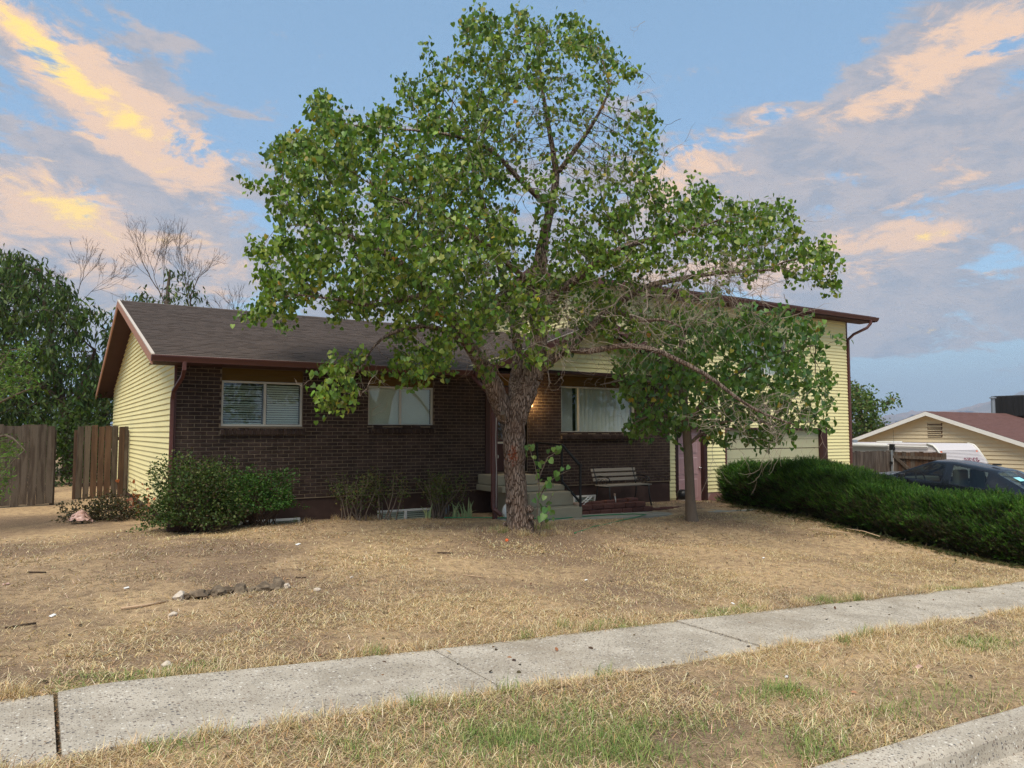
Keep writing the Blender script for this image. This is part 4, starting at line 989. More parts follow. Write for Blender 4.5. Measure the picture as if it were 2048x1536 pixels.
# ------------------------------------------------------------------ slim second tree by the path
D2 = 15.25
slim = thing('slim_tree', tuple(at(1383, 1042, D2)), 'slimmer young tree with one straight trunk in front of the mauve door', 'tree')
limbs = [([(1387, 1056, D2, .16), (1384, 1040, D2, .132), (1381, 1010, D2, .105), (1379, 960, D2, .096), (1376, 900, D2, .092), (1372, 850, D2, .085), (1366, 790, D2, .085), (1362, 720, D2, .07), (1368, 650, D2, .05), (1380, 590, D2, .03)], None),
         ([(1372, 850, D2, .05), (1410, 800, D2-.2, .042), (1470, 750, D2-.3, .032), (1550, 710, D2-.3, .02), (1630, 690, D2-.2, .01)], (0, .42)),
         ([(1376, 890, D2, .04), (1430, 850, D2-.3, .032), (1500, 840, D2-.5, .022), (1580, 860, D2-.5, .01)], (0, .34)),
         ([(1366, 800, D2, .045), (1320, 770, D2-.2, .036), (1260, 760, D2-.3, .024), (1200, 770, D2-.3, .012)], (0, .52)),
         ([(1362, 740, D2, .045), (1410, 690, D2+.3, .034), (1480, 640, D2+.4, .022), (1560, 620, D2+.4, .01)], (0, .65)),
         ([(1368, 840, D2, .03), (1310, 830, D2-.5, .022), (1260, 850, D2-.6, .01)], (0, .44))]
pos, par, fix = skeleton(limbs)
P2 = [(1185, 770), (1215, 700), (1270, 650), (1330, 610), (1430, 580), (1540, 590), (1630, 620), (1690, 680), (1668, 720), (1690, 760), (1660, 830), (1675, 870), (1600, 900), (1540, 905), (1470, 880), (1440, 900), (1400, 890), (1330, 890), (1280, 905), (1240, 850), (1190, 820)]
pts = crown_points(P2, 3000, D2, 1.7, 150, 7)
gap = vnoise(pts[:, 0]+pts[:, 2]*.3, pts[:, 2]+pts[:, 1]*.4, 1.0, 41); pts = pts[gap > .24]
pos, par = grow(pos, par, pts, .12, 1.0, .17, 120, 6)
r_, ch, hop = radii(pos, par, .0032, 2.3)
for i, v_ in fix.items(): r_[i] = max(v_, min(r_[i], v_*1.1))
tr2 = tubes(pos, par, r_, ch).build('trunk', M['bark_tan'], slim, smooth=True)
LP, rep = leaf_nodes(pos, par, hop, 3, 7, rl_, .09); ok = rep >= len(fix); LP = LP[ok]
pj = project(LP); keep = rl_.random(len(LP)) < np.where(pj[:, 0] > 1560, .40, .62); LP = LP[keep]; n = len(LP); print('slim leaves', n)
tipd = np.stack([rl_.normal(0, .5, n), rl_.normal(0, .5, n), -np.abs(rl_.normal(.9, .3, n))], 1); nor = np.stack([rl_.normal(0, .8, n), rl_.normal(0, .8, n), rl_.normal(.4, .45, n)], 1)
GREENS2 = [(.105, .20, .034), (.07, .145, .03), (.15, .25, .05), (.085, .17, .07), (.42, .32, .045)]
foliage('leaves', LP, tipd, nor, rl_.uniform(.07, .115, n), palette(n, GREENS2, [36, 30, 20, 6, 1.2], .16, rl_), (HEART, HEART_F), slim, M['leaf'])['kind'] = 'stuff'
t2 = twigs(150, pix_cloud(150, 1330, 720, 80, 60, D2-.3, .5, rl_), .6, rl_, -.2, .004); t2.build('dead_twigs', M['twig'], slim)['kind'] = 'stuff'

# sapling suckers beside the big trunk
sap = thing('sapling', tuple(at(1078, 1072, 12.5)), 'thin leafy sapling sprouting beside the big tree trunk', 'sapling')
m2 = MB(); LPs = []
for pix in ([(1071, 1072), (1074, 1030), (1077, 990), (1080, 950), (1078, 915)], [(1078, 1072), (1086, 1035), (1096, 1010), (1106, 985)], [(1078, 995), (1090, 975), (1103, 960), (1118, 950), (1140, 940)], [(1080, 950), (1095, 915), (1112, 905), (1118, 895)], [(1079, 980), (1070, 930), (1060, 900), (1055, 890)], [(1086, 1035), (1100, 1025), (1108, 1030)]):
    dd = 12.5+random.uniform(-.2, .2); P = [at(a, c, dd) for a, c in pix]; m2.tube(P, list(np.linspace(.010, .004, len(P))), 5, cap=False)
    for p, q in zip(P[1:-1], P[2:]): LPs += [p*(1-t)+q*t+rl_.normal(0, .05, 3) for t in (0, .33, .66, 1)]
m2.build('stem', M['bark_tan'], sap, smooth=True); LPs = np.array(LPs); n = len(LPs)
foliage('leaves', LPs, np.stack([rl_.normal(0, .5, n), rl_.normal(0, .5, n), -np.ones(n)*.8], 1), np.stack([rl_.normal(-.3, .6, n), rl_.normal(-.8, .5, n), rl_.normal(.4, .3, n)], 1), rl_.uniform(.07, .13, n), palette(n, [(.15, .27, .06), (.11, .22, .065), (.24, .33, .10)], [5, 4, 3], .12, rl_), (HEART, HEART_F), sap, M['leaf'])
# ------------------------------------------------------------------ juniper hedge along the driveway
hedge = thing('juniper_hedge', (15.3, 10, -.4), 'long dense dark green juniper hedge bordering the driveway', 'hedge')
rh = np.random.default_rng(17)
HY0, HY1, HX0, HX1 = 5.75, 13.35, 14.25, 15.85
def hedge_top(y): return gz0(15., y)+1.10+.06*sm(8, 12.5, y)+.10*np.sin(y*1.3)+.12*(vnoise(y, y*0, 1.1, 60)-.5)
def hedge_left(y): return HX0+.35*sm(9, 13.2, y)+.22*(vnoise(y, y*0+3, .9, 61)-.5)
n = 27000
yy = rh.uniform(HY0, HY1, n); s_ = rh.random(n); top = hedge_top(yy); gl_ = gz0(14.8, yy); xl = hedge_left(yy)
face = rh.choice(3, n, p=[.46, .46, .08])
base = np.zeros((n, 3)); out = np.zeros((n, 3))
t = rh.random(n)
# left face (bulging), top face, and the house end
zf = gl_+.05+(top-gl_-.12)*t; bulge = .30*np.sin(np.clip(t, 0, 1)*math.pi)**.7
base[:] = np.stack([xl+.30-bulge, yy, zf], 1); out[:] = np.stack([-np.ones(n), rh.normal(0, .25, n), np.full(n, .55)+t*.5], 1)
tp = face == 1; xx = xl+.12+(HX1-xl-.2)*rh.random(n); prof_ = 1-np.abs((xx-(xl+HX1)/2)/((HX1-xl)/2))**4*.24
base[tp] = np.stack([xx, yy, gl_+(top-gl_)*prof_-.10], 1)[tp]; out[tp] = np.stack([rh.normal(-.25, .4, n), rh.normal(-.15, .35, n), np.ones(n)], 1)[tp]
ef = face == 2; base[ef] = np.stack([xl+.2+(HX1-xl-.3)*rh.random(n), HY1-.12-.25*(2*t-1)**2, zf], 1)[ef]; out[ef] = np.stack([rh.normal(-.3, .3, n), np.ones(n)*.9, np.full(n, .5)], 1)[ef]
bump_ = (vnoise(base[:, 1], base[:, 2]*1.5+base[:, 0], 2.6, 62)-.5); b2_ = (vnoise(base[:, 1]*1.0+base[:, 0]*.6, base[:, 2]*1.2+base[:, 0]*.5, 5.5, 63)-.5); base += nrm(out)*(bump_*.20+b2_*.16)[:, None]
d = nrm(out+rh.normal(0, .28, (n, 3)))
# sprig template: a little feathered spray
SV = [(0, 0, 0)]; SF = []; sv = []
for j in range(11):
    y0 = .05+.085*j; L = .30*(1-.05*j); a = j*2.4
    for sgn in (1, -1):
        ax = math.cos(a)*sgn; azz = math.sin(a)*sgn; k0 = len(sv)
        sv += [(-.028, y0, 0), (.028, y0, 0), (ax*L*.62, y0+L*.72, azz*L*.62)]; SF.append((k0, k0+1, k0+2))
SPRIG = (np.array(sv), np.array(SF))
hcols = [(.045, .105, .017), (.066, .148, .022), (.10, .20, .03), (.03, .07, .018), (.13, .20, .045)]
col = palette(n, hcols, [28, 30, 20, 14, 5], .2, rh); cl_ = np.clip(.55+.9*vnoise(base[:, 1]*1.0+base[:, 0]*.7, base[:, 2]*1.3, 3.2, 64), .5, 1.4); col *= cl_[:, None]
brown = (face != 1) & (rh.random(n) < .55*(1-sm(.15, .95, zf-gl_))*(.4+1.2*vnoise(base[:, 1], base[:, 2]*2, 2., 66))); col[brown] = palette(int(brown.sum()), [(.075, .065, .032), (.05, .05, .025), (.10, .075, .045)], [2, 3, 1], .2, rh)  # dead brown sprigs low down, also colouring in shade on the lower face
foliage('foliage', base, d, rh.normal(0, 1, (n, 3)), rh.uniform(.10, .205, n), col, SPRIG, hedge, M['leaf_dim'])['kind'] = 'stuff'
# woody dark core
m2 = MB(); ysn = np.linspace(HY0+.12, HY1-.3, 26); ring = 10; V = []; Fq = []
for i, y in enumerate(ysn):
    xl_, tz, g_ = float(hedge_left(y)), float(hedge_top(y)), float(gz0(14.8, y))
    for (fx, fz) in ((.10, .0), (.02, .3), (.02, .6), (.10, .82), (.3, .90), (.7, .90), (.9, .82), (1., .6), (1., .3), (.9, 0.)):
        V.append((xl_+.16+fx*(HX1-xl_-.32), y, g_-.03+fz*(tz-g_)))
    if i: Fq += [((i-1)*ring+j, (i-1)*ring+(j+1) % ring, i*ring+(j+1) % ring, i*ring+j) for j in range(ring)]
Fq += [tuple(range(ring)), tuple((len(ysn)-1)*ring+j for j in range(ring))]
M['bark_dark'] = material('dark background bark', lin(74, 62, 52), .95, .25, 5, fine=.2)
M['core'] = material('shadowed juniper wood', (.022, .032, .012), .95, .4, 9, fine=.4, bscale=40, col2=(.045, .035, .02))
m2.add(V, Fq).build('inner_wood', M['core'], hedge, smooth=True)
# clippings at the foot of the hedge
nn = 900; yy = rh.uniform(6.2, 13.2, nn); xx = hedge_left(yy)-rh.gamma(1.6, .16, nn)+.1
foliage('clippings', np.stack([xx, yy, gz(xx, yy)+.02], 1), np.stack([rh.normal(0, 1, nn), rh.normal(0, 1, nn), rh.normal(.15, .1, nn)], 1), np.stack([rh.normal(0, .3, nn), rh.normal(0, .3, nn), np.ones(nn)], 1), rh.uniform(.12, .22, nn), palette(nn, [(.075, .085, .03), (.11, .085, .045), (.05, .07, .02)], [3, 2, 2], .2, rh), SPRIG, hedge, M['leaf_dim'])['kind'] = 'stuff'
m2 = MB()
for px, py, L, a in ((1700, 1075, .9, 2.6), (1760, 1062, .6, 1.9), (1810, 1085, 1.0, .4), (1660, 1045, .8, 3.0), (1880, 1090, .9, .2)):
    p = at(px, py, 14.6); p[2] = float(gz(p[0], p[1]))+.05; m2.tube([p, p+np.array([math.cos(a)*L*.5, math.sin(a)*L*.5, .08]), p+np.array([math.cos(a+.2)*L, math.sin(a+.2)*L, .12])], [.011, .008, .004], 5)
m2.build('dead_branch', M['stick'], hedge)

# ------------------------------------------------------------------ shrubs by the wall
def shrub(name, c, rad, n, size, cols, wts, label, cat='shrub', stems=10, tmpl=(OVAL, OVAL_F), hollow=.35, seed=0, stemmat='twig_dark', spread=1., bottom=.12):
    r = np.random.default_rng(seed+70); c = np.array(c, float); rad = np.array(rad, float)
    root = thing(name, tuple(c), label, cat)
    d = nrm(r.normal(0, 1, (n, 3))); d[:, 2] = np.abs(d[:, 2])*1.15-.15
    rr = (hollow+(1-hollow)*r.random(n)**.55)
    lump_ = .55+.8*vnoise(np.arctan2(d[:, 1], d[:, 0])*1.2+seed, d[:, 2]*2.0, 1.6, 71)
    P = c+np.array([0, 0, rad[2]*bottom+.02])+d*rad*(rr*lump_)[:, None]
    P[:, 2] = np.maximum(P[:, 2], c[2]+.03)
    tip = nrm(d*.8+r.normal(0, .6, (n, 3))); nor = d*.5+r.normal(0, .6, (n, 3))+np.array([0, 0, .7])
    foliage('leaves', P, tip, nor, r.uniform(.7, 1.3, n)*size, palette(n, cols, wts, .2, r), tmpl, root, M['leaf_dim'])['kind'] = 'stuff'
    m3 = MB()
    for i in range(stems):
        e = P[r.integers(n)]; b0 = c+np.array([r.normal(0, .10*spread), r.normal(0, .10*spread), -.03]); mid = b0*.45+e*.55+r.normal(0, .07, 3)
        m3.tube([b0, b0*.75+mid*.25+r.normal(0, .03, 3), mid, e], [.013, .010, .007, .003], 5, cap=False)
    m3.build('stems', M[stemmat], root)
    return root
SG = [(.062, .102, .024), (.09, .135, .032), (.04, .07, .02), (.13, .14, .05), (.12, .09, .05)]
shrub('round_bush', (2.20, 13.05, .0), (.92, .62, .98), 9500, .042, SG, [30, 22, 24, 9, 7], 'big rounded green bush wrapped around the left house corner', seed=1, stems=70, bottom=.22)
shrub('round_bush', (3.18, 13.18, .0), (.80, .50, .62), 5600, .042, [(.05, .12, .022), (.035, .085, .018), (.08, .15, .03), (.10, .08, .04)], [30, 26, 16, 3], 'smaller deep green bush merging into the big corner bush', seed=2, stems=46, bottom=.55)
DG = [(.075, .115, .028), (.10, .125, .035), (.13, .13, .04), (.14, .09, .04)]
def stalky(c, label, seed, top, n_st, nl, lean):
    r = np.random.default_rng(seed+300); root = thing('leggy_shrub', c, label, 'shrub'); c = np.array(c); m3 = MB(); LPs = []
    for i in range(n_st):
        b0 = c+np.array([r.normal(0, .11), r.normal(0, .07), -.04]); d_ = np.array([r.normal(0, lean), r.normal(0, .10), 1.]); L = top*r.uniform(.65, 1.05); pts_ = [b0]; d_ /= np.linalg.norm(d_); p = b0
        for j in range(7):
            d_ = d_+r.normal(0, .13, 3); d_[2] = max(d_[2], .25); d_ /= np.linalg.norm(d_); p = p+d_*L/7; pts_.append(p)
            if j > 2:
                e = r.normal(0, .8, 3); q = p.copy(); tw_ = [q]
                for _ in range(3): q = q+nrm((e+r.normal(0, .4, 3))[None])[0]*.075; tw_.append(q)
                m3.tube(tw_, [.004, .003, .002, .0015], 3, cap=False)
                LPs += [x+r.normal(0, .05, 3) for x in tw_ for _ in range(nl+2)]
        m3.tube(pts_, list(np.linspace(.016, .004, 8)), 5, cap=False)
    m3.build('stems', M['bark_tan'], root, smooth=True); LPs = np.array(LPs); k = len(LPs)
    foliage('leaves', LPs, r.normal(0, 1, (k, 3))+np.array([0, 0, .3]), r.normal(0, .7, (k, 3))+np.array([0, 0, .6]), r.uniform(.028, .052, k), palette(k, DG, [30, 26, 14, 8], .2, r), (OVAL, OVAL_F), root, M['leaf_dim'])['kind'] = 'stuff'
stalky((5.02, 13.45, -.03), 'gnarled half-bare shrub with twisted stems left of the basement window', 1, .95, 13, 2, .20)
stalky((5.62, 13.42, -.05), 'thin shrub with pale stems in front of the middle basement window', 5, .98, 7, 3, .22)
stalky((6.72, 13.30, -.06), 'leggy shrub of many upright stems beside the porch landing', 9, .95, 22, 2, .24)
def iris(c, label, seed, k=9, h=.34):
    r = np.random.default_rng(seed); root = thing('iris_clump', c, label, 'plant', 'iris clumps by the foundation')
    for i in range(k):
        a = r.normal(0, .5); L = h*r.uniform(.6, 1.15); b0 = np.array(c)+np.array([r.normal(0, .05), r.normal(0, .03), -.03]); wv = .022
        V = []; bend = a*1.1
        for j in range(6):
            t_ = j/5; x = math.sin(bend*t_)*L*t_*1.1; z_ = L*t_*math.cos(bend*t_*.9); w2 = wv*(1-t_**2.2)+.002
            V += [b0+np.array([x-w2*math.cos(bend), -.004, z_]), b0+np.array([x, -.012-.004*(1-t_), z_]), b0+np.array([x+w2*math.cos(bend), -.004, z_])]
        Fq = []
        for j in range(5): Fq += [(3*j, 3*j+1, 3*j+4, 3*j+3), (3*j+1, 3*j+2, 3*j+5, 3*j+4)]
        MB().add(V, Fq).build('leaf', M['iris'], root, smooth=True)
M['iris'] = material('grey green iris leaf', lin(128, 146, 100), .6, .16, 6, col2=lin(170, 160, 110), mixlo=.5, mixhi=.7)
iris((6.42, 13.25, -.05), 'small iris clump in front of the basement window', 1, 5, .28)
iris((6.98, 13.25, -.06), 'iris clump with arching grey green leaves beside the leggy shrub', 2, 8, .34)
iris((7.28, 13.25, -.07), 'upright iris clump nearest the porch downspout', 3, 7, .36)

# brush pile with a plastic bag by the fence
bp_ = shrub('brush_pile', (1.15, 15.6, .02), (.85, .6, .42), 2600, .045, [(.075, .065, .035), (.055, .06, .025), (.10, .085, .05), (.05, .04, .025)], [3, 3, 2, 2], 'low pile of withered cut brush in front of the fence', 'brush pile', 40, seed=11, hollow=.2, spread=3.)
bg_ = MB(); r = np.random.default_rng(5); n_ = 9; V = []
for i in range(n_):
    for j in range(n_): V.append((.50+.042*i+r.normal(0, .016), 15.02+.02*j+r.normal(0, .02), .10+.020*j*math.sin(i*.45)+r.normal(0, .022)))
bgo = bg_.add(V, [(i*n_+j, (i+1)*n_+j, (i+1)*n_+j+1, i*n_+j+1) for i in range(n_-1) for j in range(n_-1)]).build('plastic_bag', M['bag'], smooth=True); tag(bgo, 'crumpled pale pink plastic bag on the brush pile', 'bag')
m2 = MB()
for i in range(7):
    p = np.array([1.62, 15.5, .02]); e = p+np.array([r.normal(0, .25), r.normal(0, .15), r.uniform(.35, .8)]); m2.tube([p, (p+e)/2+r.normal(0, .05, 3), e], [.006, .004, .002], 4)
rs = thing('dying_seedling', (1.62, 15.5, .02), 'dying seedling with orange leaves against the fence', 'plant'); m2.build('stem', M['twig_dark'], rs)
LPs = np.array([1.62, 15.45, .35])+r.normal(0, 1, (34, 3))*np.array([.15, .08, .20]); foliage('leaves', LPs, r.normal(0, 1, (34, 3))-np.array([0, 0, .5]), r.normal(0, .5, (34, 3))+np.array([0, -1, .3]), r.uniform(.05, .09, 34), palette(34, [(.42, .14, .07), (.34, .12, .06), (.45, .2, .10)], [3, 2, 1], .15, r), (HEART, HEART_F), rs, M['leaf_dim'])
sb_ = MB().prism([(1.78, 13.30, .03), (2.06, 13.30, .03), (2.06, 13.30, .13), (1.82, 13.30, .13)], (0, -.22, 0)).build('splash_block', M['trim_dark'], bevel=.01); tag(sb_, 'dark splash block under the corner downspout', 'splash block')
pp = MB().obox((1.98, 15.1, .42), (.16, .03, .12), Matrix.Rotation(.5, 3, 'Y')).build('paper_scrap', M['paper'], bevel=.004, seg=1); tag(pp, 'white crumpled scrap caught behind the corner bush', 'litter')

shrub('yard_bush', (.95, 26.5, .0), (2.0, 1.0, 2.2), 3800, .12, [(.05, .085, .022), (.07, .115, .03), (.035, .06, .02)], [3, 2, 2], 'dark leafy bush seen through the gap beside the gate', seed=21, stems=14)
# ------------------------------------------------------------------ fences on the left
def board(parent, p, q, w_, z0, z1, t_=.02, mat='fence_grey', dog=False):
    p, q = np.array(p), np.array(q)
    d_ = (q-p); L = np.linalg.norm(d_); d_ /= L; n_ = np.array([d_[1], -d_[0]])
    a, c = p, q; jag = random.uniform(-.03, .015); lean = random.uniform(-.006, .006)
    V = [(a[0], a[1], z0), (c[0], c[1], z0), (c[0]+d_[0]*lean, c[1], z1+jag+random.uniform(-.012, .012)), (a[0]+d_[0]*lean, a[1], z1+jag)]
    MB().prism(V, (n_[0]*t_, n_[1]*t_, 0)).build('board', M[mat], parent)
def fence(name, A, B, gap, bw_, z0, z1, label, cat, mat, rails=(.35, 1.45), mats=None):
    A, B = np.array(A, float), np.array(B, float); L = np.linalg.norm(B-A); d_ = (B-A)/L; n_ = np.array([d_[1], -d_[0]])
    root = thing(name, ((A[0]+B[0])/2, (A[1]+B[1])/2, z0), label, cat); x = 0; i = 0
    while x < L-.03:
        w2 = min(bw_*random.uniform(.9, 1.08), L-x); off = n_*random.uniform(0, .006)
        board(root, A+d_*x+off, A+d_*(x+w2)+off, w2, z0+random.uniform(0, .04), z1, mat=(mats[i % len(mats)] if mats else mat)); x += w2+gap*random.uniform(.3, 1.5); i += 1
    for h in rails: MB().bar((*(A-n_*.022), z0+h), (*(B-n_*.022), z0+h), .04, .085).build('rail', M[mat], root)
    for e in (A, B): MB().bar((*(e-n_*.07), z0-.2), (*(e-n_*.07), z1-.1), .09, .09, (1, 0, 0)).build('post', M[mat], root)
    return root
fence('fence_gate', (-2.5, 18.9), (.30, 19.25), .004, .155, .03, 1.76, 'weathered grey board gate leaf standing by the gap', 'gate', 'fence_grey')
fence('board_fence', (.78, 20.6), (1.88, 20.9), .022, .135, .0, 1.76, 'short brown board fence with open gaps joining the yellow gable wall', 'fence', 'fence_brown', mats=['fence_grey', 'fence_grey', 'fence_brown', 'fence_brown', 'fence_brown', 'fence_grey', 'fence_brown'])

# ------------------------------------------------------------------ background trees
def far_tree(name, label, limbs, poly, n_attr, d0, half, fpx, seed, leaf, lsz, per, cols, wts, maxhop=2, step=.35, di=3., dk=.5, tipr=.008, keepp=.7, mat='bark_tan', tmpl=(LANCE, LANCE_F), cat='tree', droop=-.9, tipfix=None):
    r = np.random.default_rng(seed+500); pos, par, fix = skeleton(limbs)
    root = thing(name, tuple(pos[0]), label, cat)
    pts = crown_points(poly, n_attr, d0, half, fpx, seed); g_ = vnoise(pts[:, 0]*.6+pts[:, 1]*.3, pts[:, 2]*.6, .8, 80+seed % 9); pts = pts[g_ > .22]
    pos, par = grow(pos, par, pts, step, di, dk, 90, seed); rr, ch, hop = radii(pos, par, tipr, 2.3)
    for i, v_ in fix.items(): rr[i] = max(v_, min(rr[i], v_*1.1))
    tubes(pos, par, rr, ch).build('trunk', M[mat], root, smooth=True)
    if leaf:
        LP, rep = leaf_nodes(pos, par, hop, maxhop, per, r, step*.45); LP = LP[r.random(len(LP)) < keepp]; k = len(LP); print(name, k)
        foliage('crown', LP, np.stack([r.normal(0, .5, k), r.normal(0, .5, k), r.normal(droop, .35, k)], 1), r.normal(0, 1, (k, 3))+np.array([0, -.3, .4]), r.uniform(.7, 1.25, k)*lsz, palette(k, cols, wts, .2, r), tmpl, root, M['leaf_dim'])['kind'] = 'stuff'
    return root
BT = [(.068, .112, .027), (.048, .084, .023), (.105, .155, .038), (.034, .06, .02)]
far_tree('shade_tree', 'tall dark green tree with drooping leaves behind the left fence', [([(134, 1000, 27, .22), (136, 930, 27, .19), (128, 830, 27, .17), (110, 740, 27, .14), (95, 640, 27, .1), (80, 540, 27, .05)], None), ([(128, 830, 27, .1), (170, 760, 26.6, .08), (190, 700, 26.4, .05)], (0, .35)), ([(120, 800, 27, .1), (40, 740, 27.5, .07), (-40, 700, 27.5, .04)], (0, .42))],
         [(-120, 520), (0, 490), (40, 475), (100, 490), (150, 540), (195, 575), (235, 640), (225, 720), (232, 800), (225, 900), (170, 930), (90, 900), (0, 900), (-120, 900)], 3600, 27, 4.0, 150, 31, True, .27, 10, BT, [30, 30, 18, 16], 3, .33, 2.5, .36, keepp=.85, mat='bark_dark')
far_tree('leafy_treetop', 'leafy tree rising behind the roof with bare twigs on top', [([(330, 760, 33, .18), (332, 650, 33, .13), (335, 590, 33, .08), (340, 540, 33, .04)], None)], [(230, 640), (250, 575), (300, 570), (330, 545), (400, 560), (420, 620), (360, 650)], 420, 33, 2.0, 50, 33, True, .26, 9, BT, [30, 30, 14, 14], 2, .4, 3, .5)
def bare_tree(label, base, top, spread, seed, depth=7, forks=3):
    """leafless tree: limbs fork again and again towards fine twigs"""
    r = np.random.default_rng(seed+900); base, top = np.array(base), np.array(top); H = np.linalg.norm(top-base)
    root = thing('bare_tree', tuple(base), label, 'tree'); m3 = MB()
    def grow_(p, d_, L, rad_, k):
        n_ = 4; pts_ = [p]
        for _ in range(n_): d_ = d_+r.normal(0, .07, 3)+np.array([0, 0, .015]); d_ /= np.linalg.norm(d_); p = p+d_*L/n_; pts_.append(p)
        m3.tube(pts_, list(np.linspace(rad_, rad_*.72, n_+1)), 5 if rad_ > .02 else 3, cap=False)
        if k == 0: return
        for i in range(forks if k > 2 else 2):
            dd = d_+r.normal(0, spread, 3); dd[2] = dd[2]+.10; dd /= np.linalg.norm(dd)
            grow_(p if i == 0 else pts_[r.integers(2, n_+1)], dd, L*r.uniform(.60, .86), max(rad_*(.74 if i == 0 else .58), .0045), k-1)
    d0_ = (top-base)/H; grow_(base, d0_, H*.30, H*.0065, depth)
    m3.build('branches', M['bark_dark'], root, smooth=True)
bare_tree('bare tree with fine branching crown standing behind the roof ridge', at(372, 660, 32), at(398, 430, 32), .34, 41, 6)
bare_tree('leaning bare tree with sparse limbs above the roof', at(345, 640, 31), at(255, 440, 31), .24, 43, 6)
bare_tree('bare twiggy crown poking out above the shade tree', at(150, 640, 28), at(178, 470, 28), .32, 45, 6)
bare_tree('slender bare sapling between the roof and the big tree', at(476, 700, 27), at(468, 545, 27), .26, 47, 5)
far_tree('shade_tree', 'dark bushy tree filling the gap behind the gate', [([(200, 1000, 31, .2), (205, 880, 31, .16), (215, 760, 31, .1), (220, 690, 31, .05)], None)], [(120, 990), (130, 860), (150, 720), (200, 630), (260, 620), (330, 640), (330, 800), (320, 990)], 1500, 31, 2.6, 100, 51, True, .28, 9, BT, [20, 34, 8, 26], 3, .35, 2.6, .40, keepp=.85, mat='bark_dark')
far_tree('shade_tree', 'dense dark tree at the far left behind the board gate', [([(-30, 1000, 29, .2), (-20, 880, 29, .16), (0, 760, 29, .1), (10, 660, 29, .05)], None)], [(-160, 990), (-160, 540), (-40, 490), (50, 520), (110, 700), (120, 860), (125, 985)], 1900, 29, 3.0, 120, 53, True, .28, 9, BT, [24, 34, 10, 24], 3, .35, 2.6, .40, keepp=.85, mat='bark_dark')
# bright feathery shrub at the left edge
r = np.random.default_rng(8)
far_tree('feathery_sapling', 'bright green feathery sapling at the left edge of the yard', [([(-60, 1060, 12.2, .05), (-40, 900, 12.2, .04), (-20, 780, 12.2, .03), (20, 700, 12.2, .012)], None), ([(-40, 900, 12.2, .03), (10, 870, 12.0, .02), (50, 900, 11.9, .008)], (0, .4)), ([(-30, 820, 12.2, .025), (30, 790, 12.1, .016), (80, 770, 12., .006)], (0, .6))],
         [(-100, 690), (-20, 670), (60, 680), (100, 690), (60, 740), (100, 790), (40, 800), (10, 850), (60, 890), (60, 960), (20, 1000), (-100, 1020)], 1300, 12.2, .9, 90, 35, True, .075, 12, [(.11, .20, .035), (.08, .16, .03), (.15, .22, .05), (.06, .10, .025)], [30, 24, 16, 8], 3, .12, 1., .17, .003, .8, droop=-.2)
far_tree('garden_tree', 'rounded green tree beyond the camper roof', [([(1730, 940, 46, .25), (1728, 880, 46, .2), (1722, 830, 46, .13), (1715, 780, 46, .06)], None)], [(1630, 900), (1630, 770), (1690, 738), (1735, 756), (1765, 785), (1800, 800), (1778, 835), (1790, 875), (1740, 905), (1690, 915)], 1500, 46, 3.0, 60, 37, True, .20, 22, [(.09, .15, .035), (.13, .18, .045), (.06, .10, .03), (.17, .155, .07)], [30, 20, 20, 6], 2, .45, 4, .42, keepp=.85, mat='bark_dark', tmpl=(OVAL, OVAL_F), droop=-.3)
# ------------------------------------------------------------------ bench
bn = thing('garden_bench', (11.45, 13.3, .0), 'slatted garden bench with black iron arms against the brick wall', 'bench')
bz = .0; bx0, bx1 = 10.62, 11.98
def rz(p): return p
for i in range(4): MB().box(bx0, bx1, 12.98+.105*i, 13.06+.105*i, bz+.40, bz+.425).build('seat_slat', M['slat_wood'], bn, bevel=.006, seg=1)
for i in range(3):
    z_ = bz+.53+.105*i; MB().obox(((bx0+bx1)/2, 13.46+.04*i, z_), (bx1-bx0-.04, .022, .075), Matrix.Rotation(R(-16), 3, 'X')).build('back_slat', M['slat_wood'], bn, bevel=.006, seg=1)
for x in (bx0+.10, bx1-.10):
    MB().tube([(x, 12.98, bz+.40), (x, 12.97, bz+.22), (x, 12.90, bz-.06)], [.018, .016, .018], 6).build('leg', M['black'], bn, smooth=True)
    MB().tube([(x, 13.40, bz+.40), (x, 13.42, bz+.2), (x, 13.50, bz-.06)], [.018, .016, .018], 6).build('leg', M['black'], bn, smooth=True)
    MB().bar((x, 12.97, bz+.385), (x, 13.42, bz+.385), .03, .03).build('seat_frame', M['black'], bn)
    MB().tube([(x, 13.41, bz+.39), (x, 13.45, bz+.5), (x, 13.50, bz+.66), (x, 13.56, bz+.80)], .018, 6).build('back_frame', M['black'], bn, smooth=True)
    cur = [(x, 13.44, bz+.60), (x, 13.3, bz+.62), (x, 13.12, bz+.61), (x, 12.99, bz+.58), (x, 12.96, bz+.52), (x, 12.99, bz+.49), (x, 13.02, bz+.52)]
    ar = MB().tube(cur, .014, 6).build('armrest', M['black'], bn, smooth=True)
    m2 = MB()
    for cy in (13.10, 13.22, 13.34): m2.tube([(x, cy+.05*math.cos(a), bz+.50+.05*math.sin(a)) for a in np.linspace(0, 5.2, 9)], .007, 5)
    m2.build('scrollwork', M['black'], ar, smooth=True)
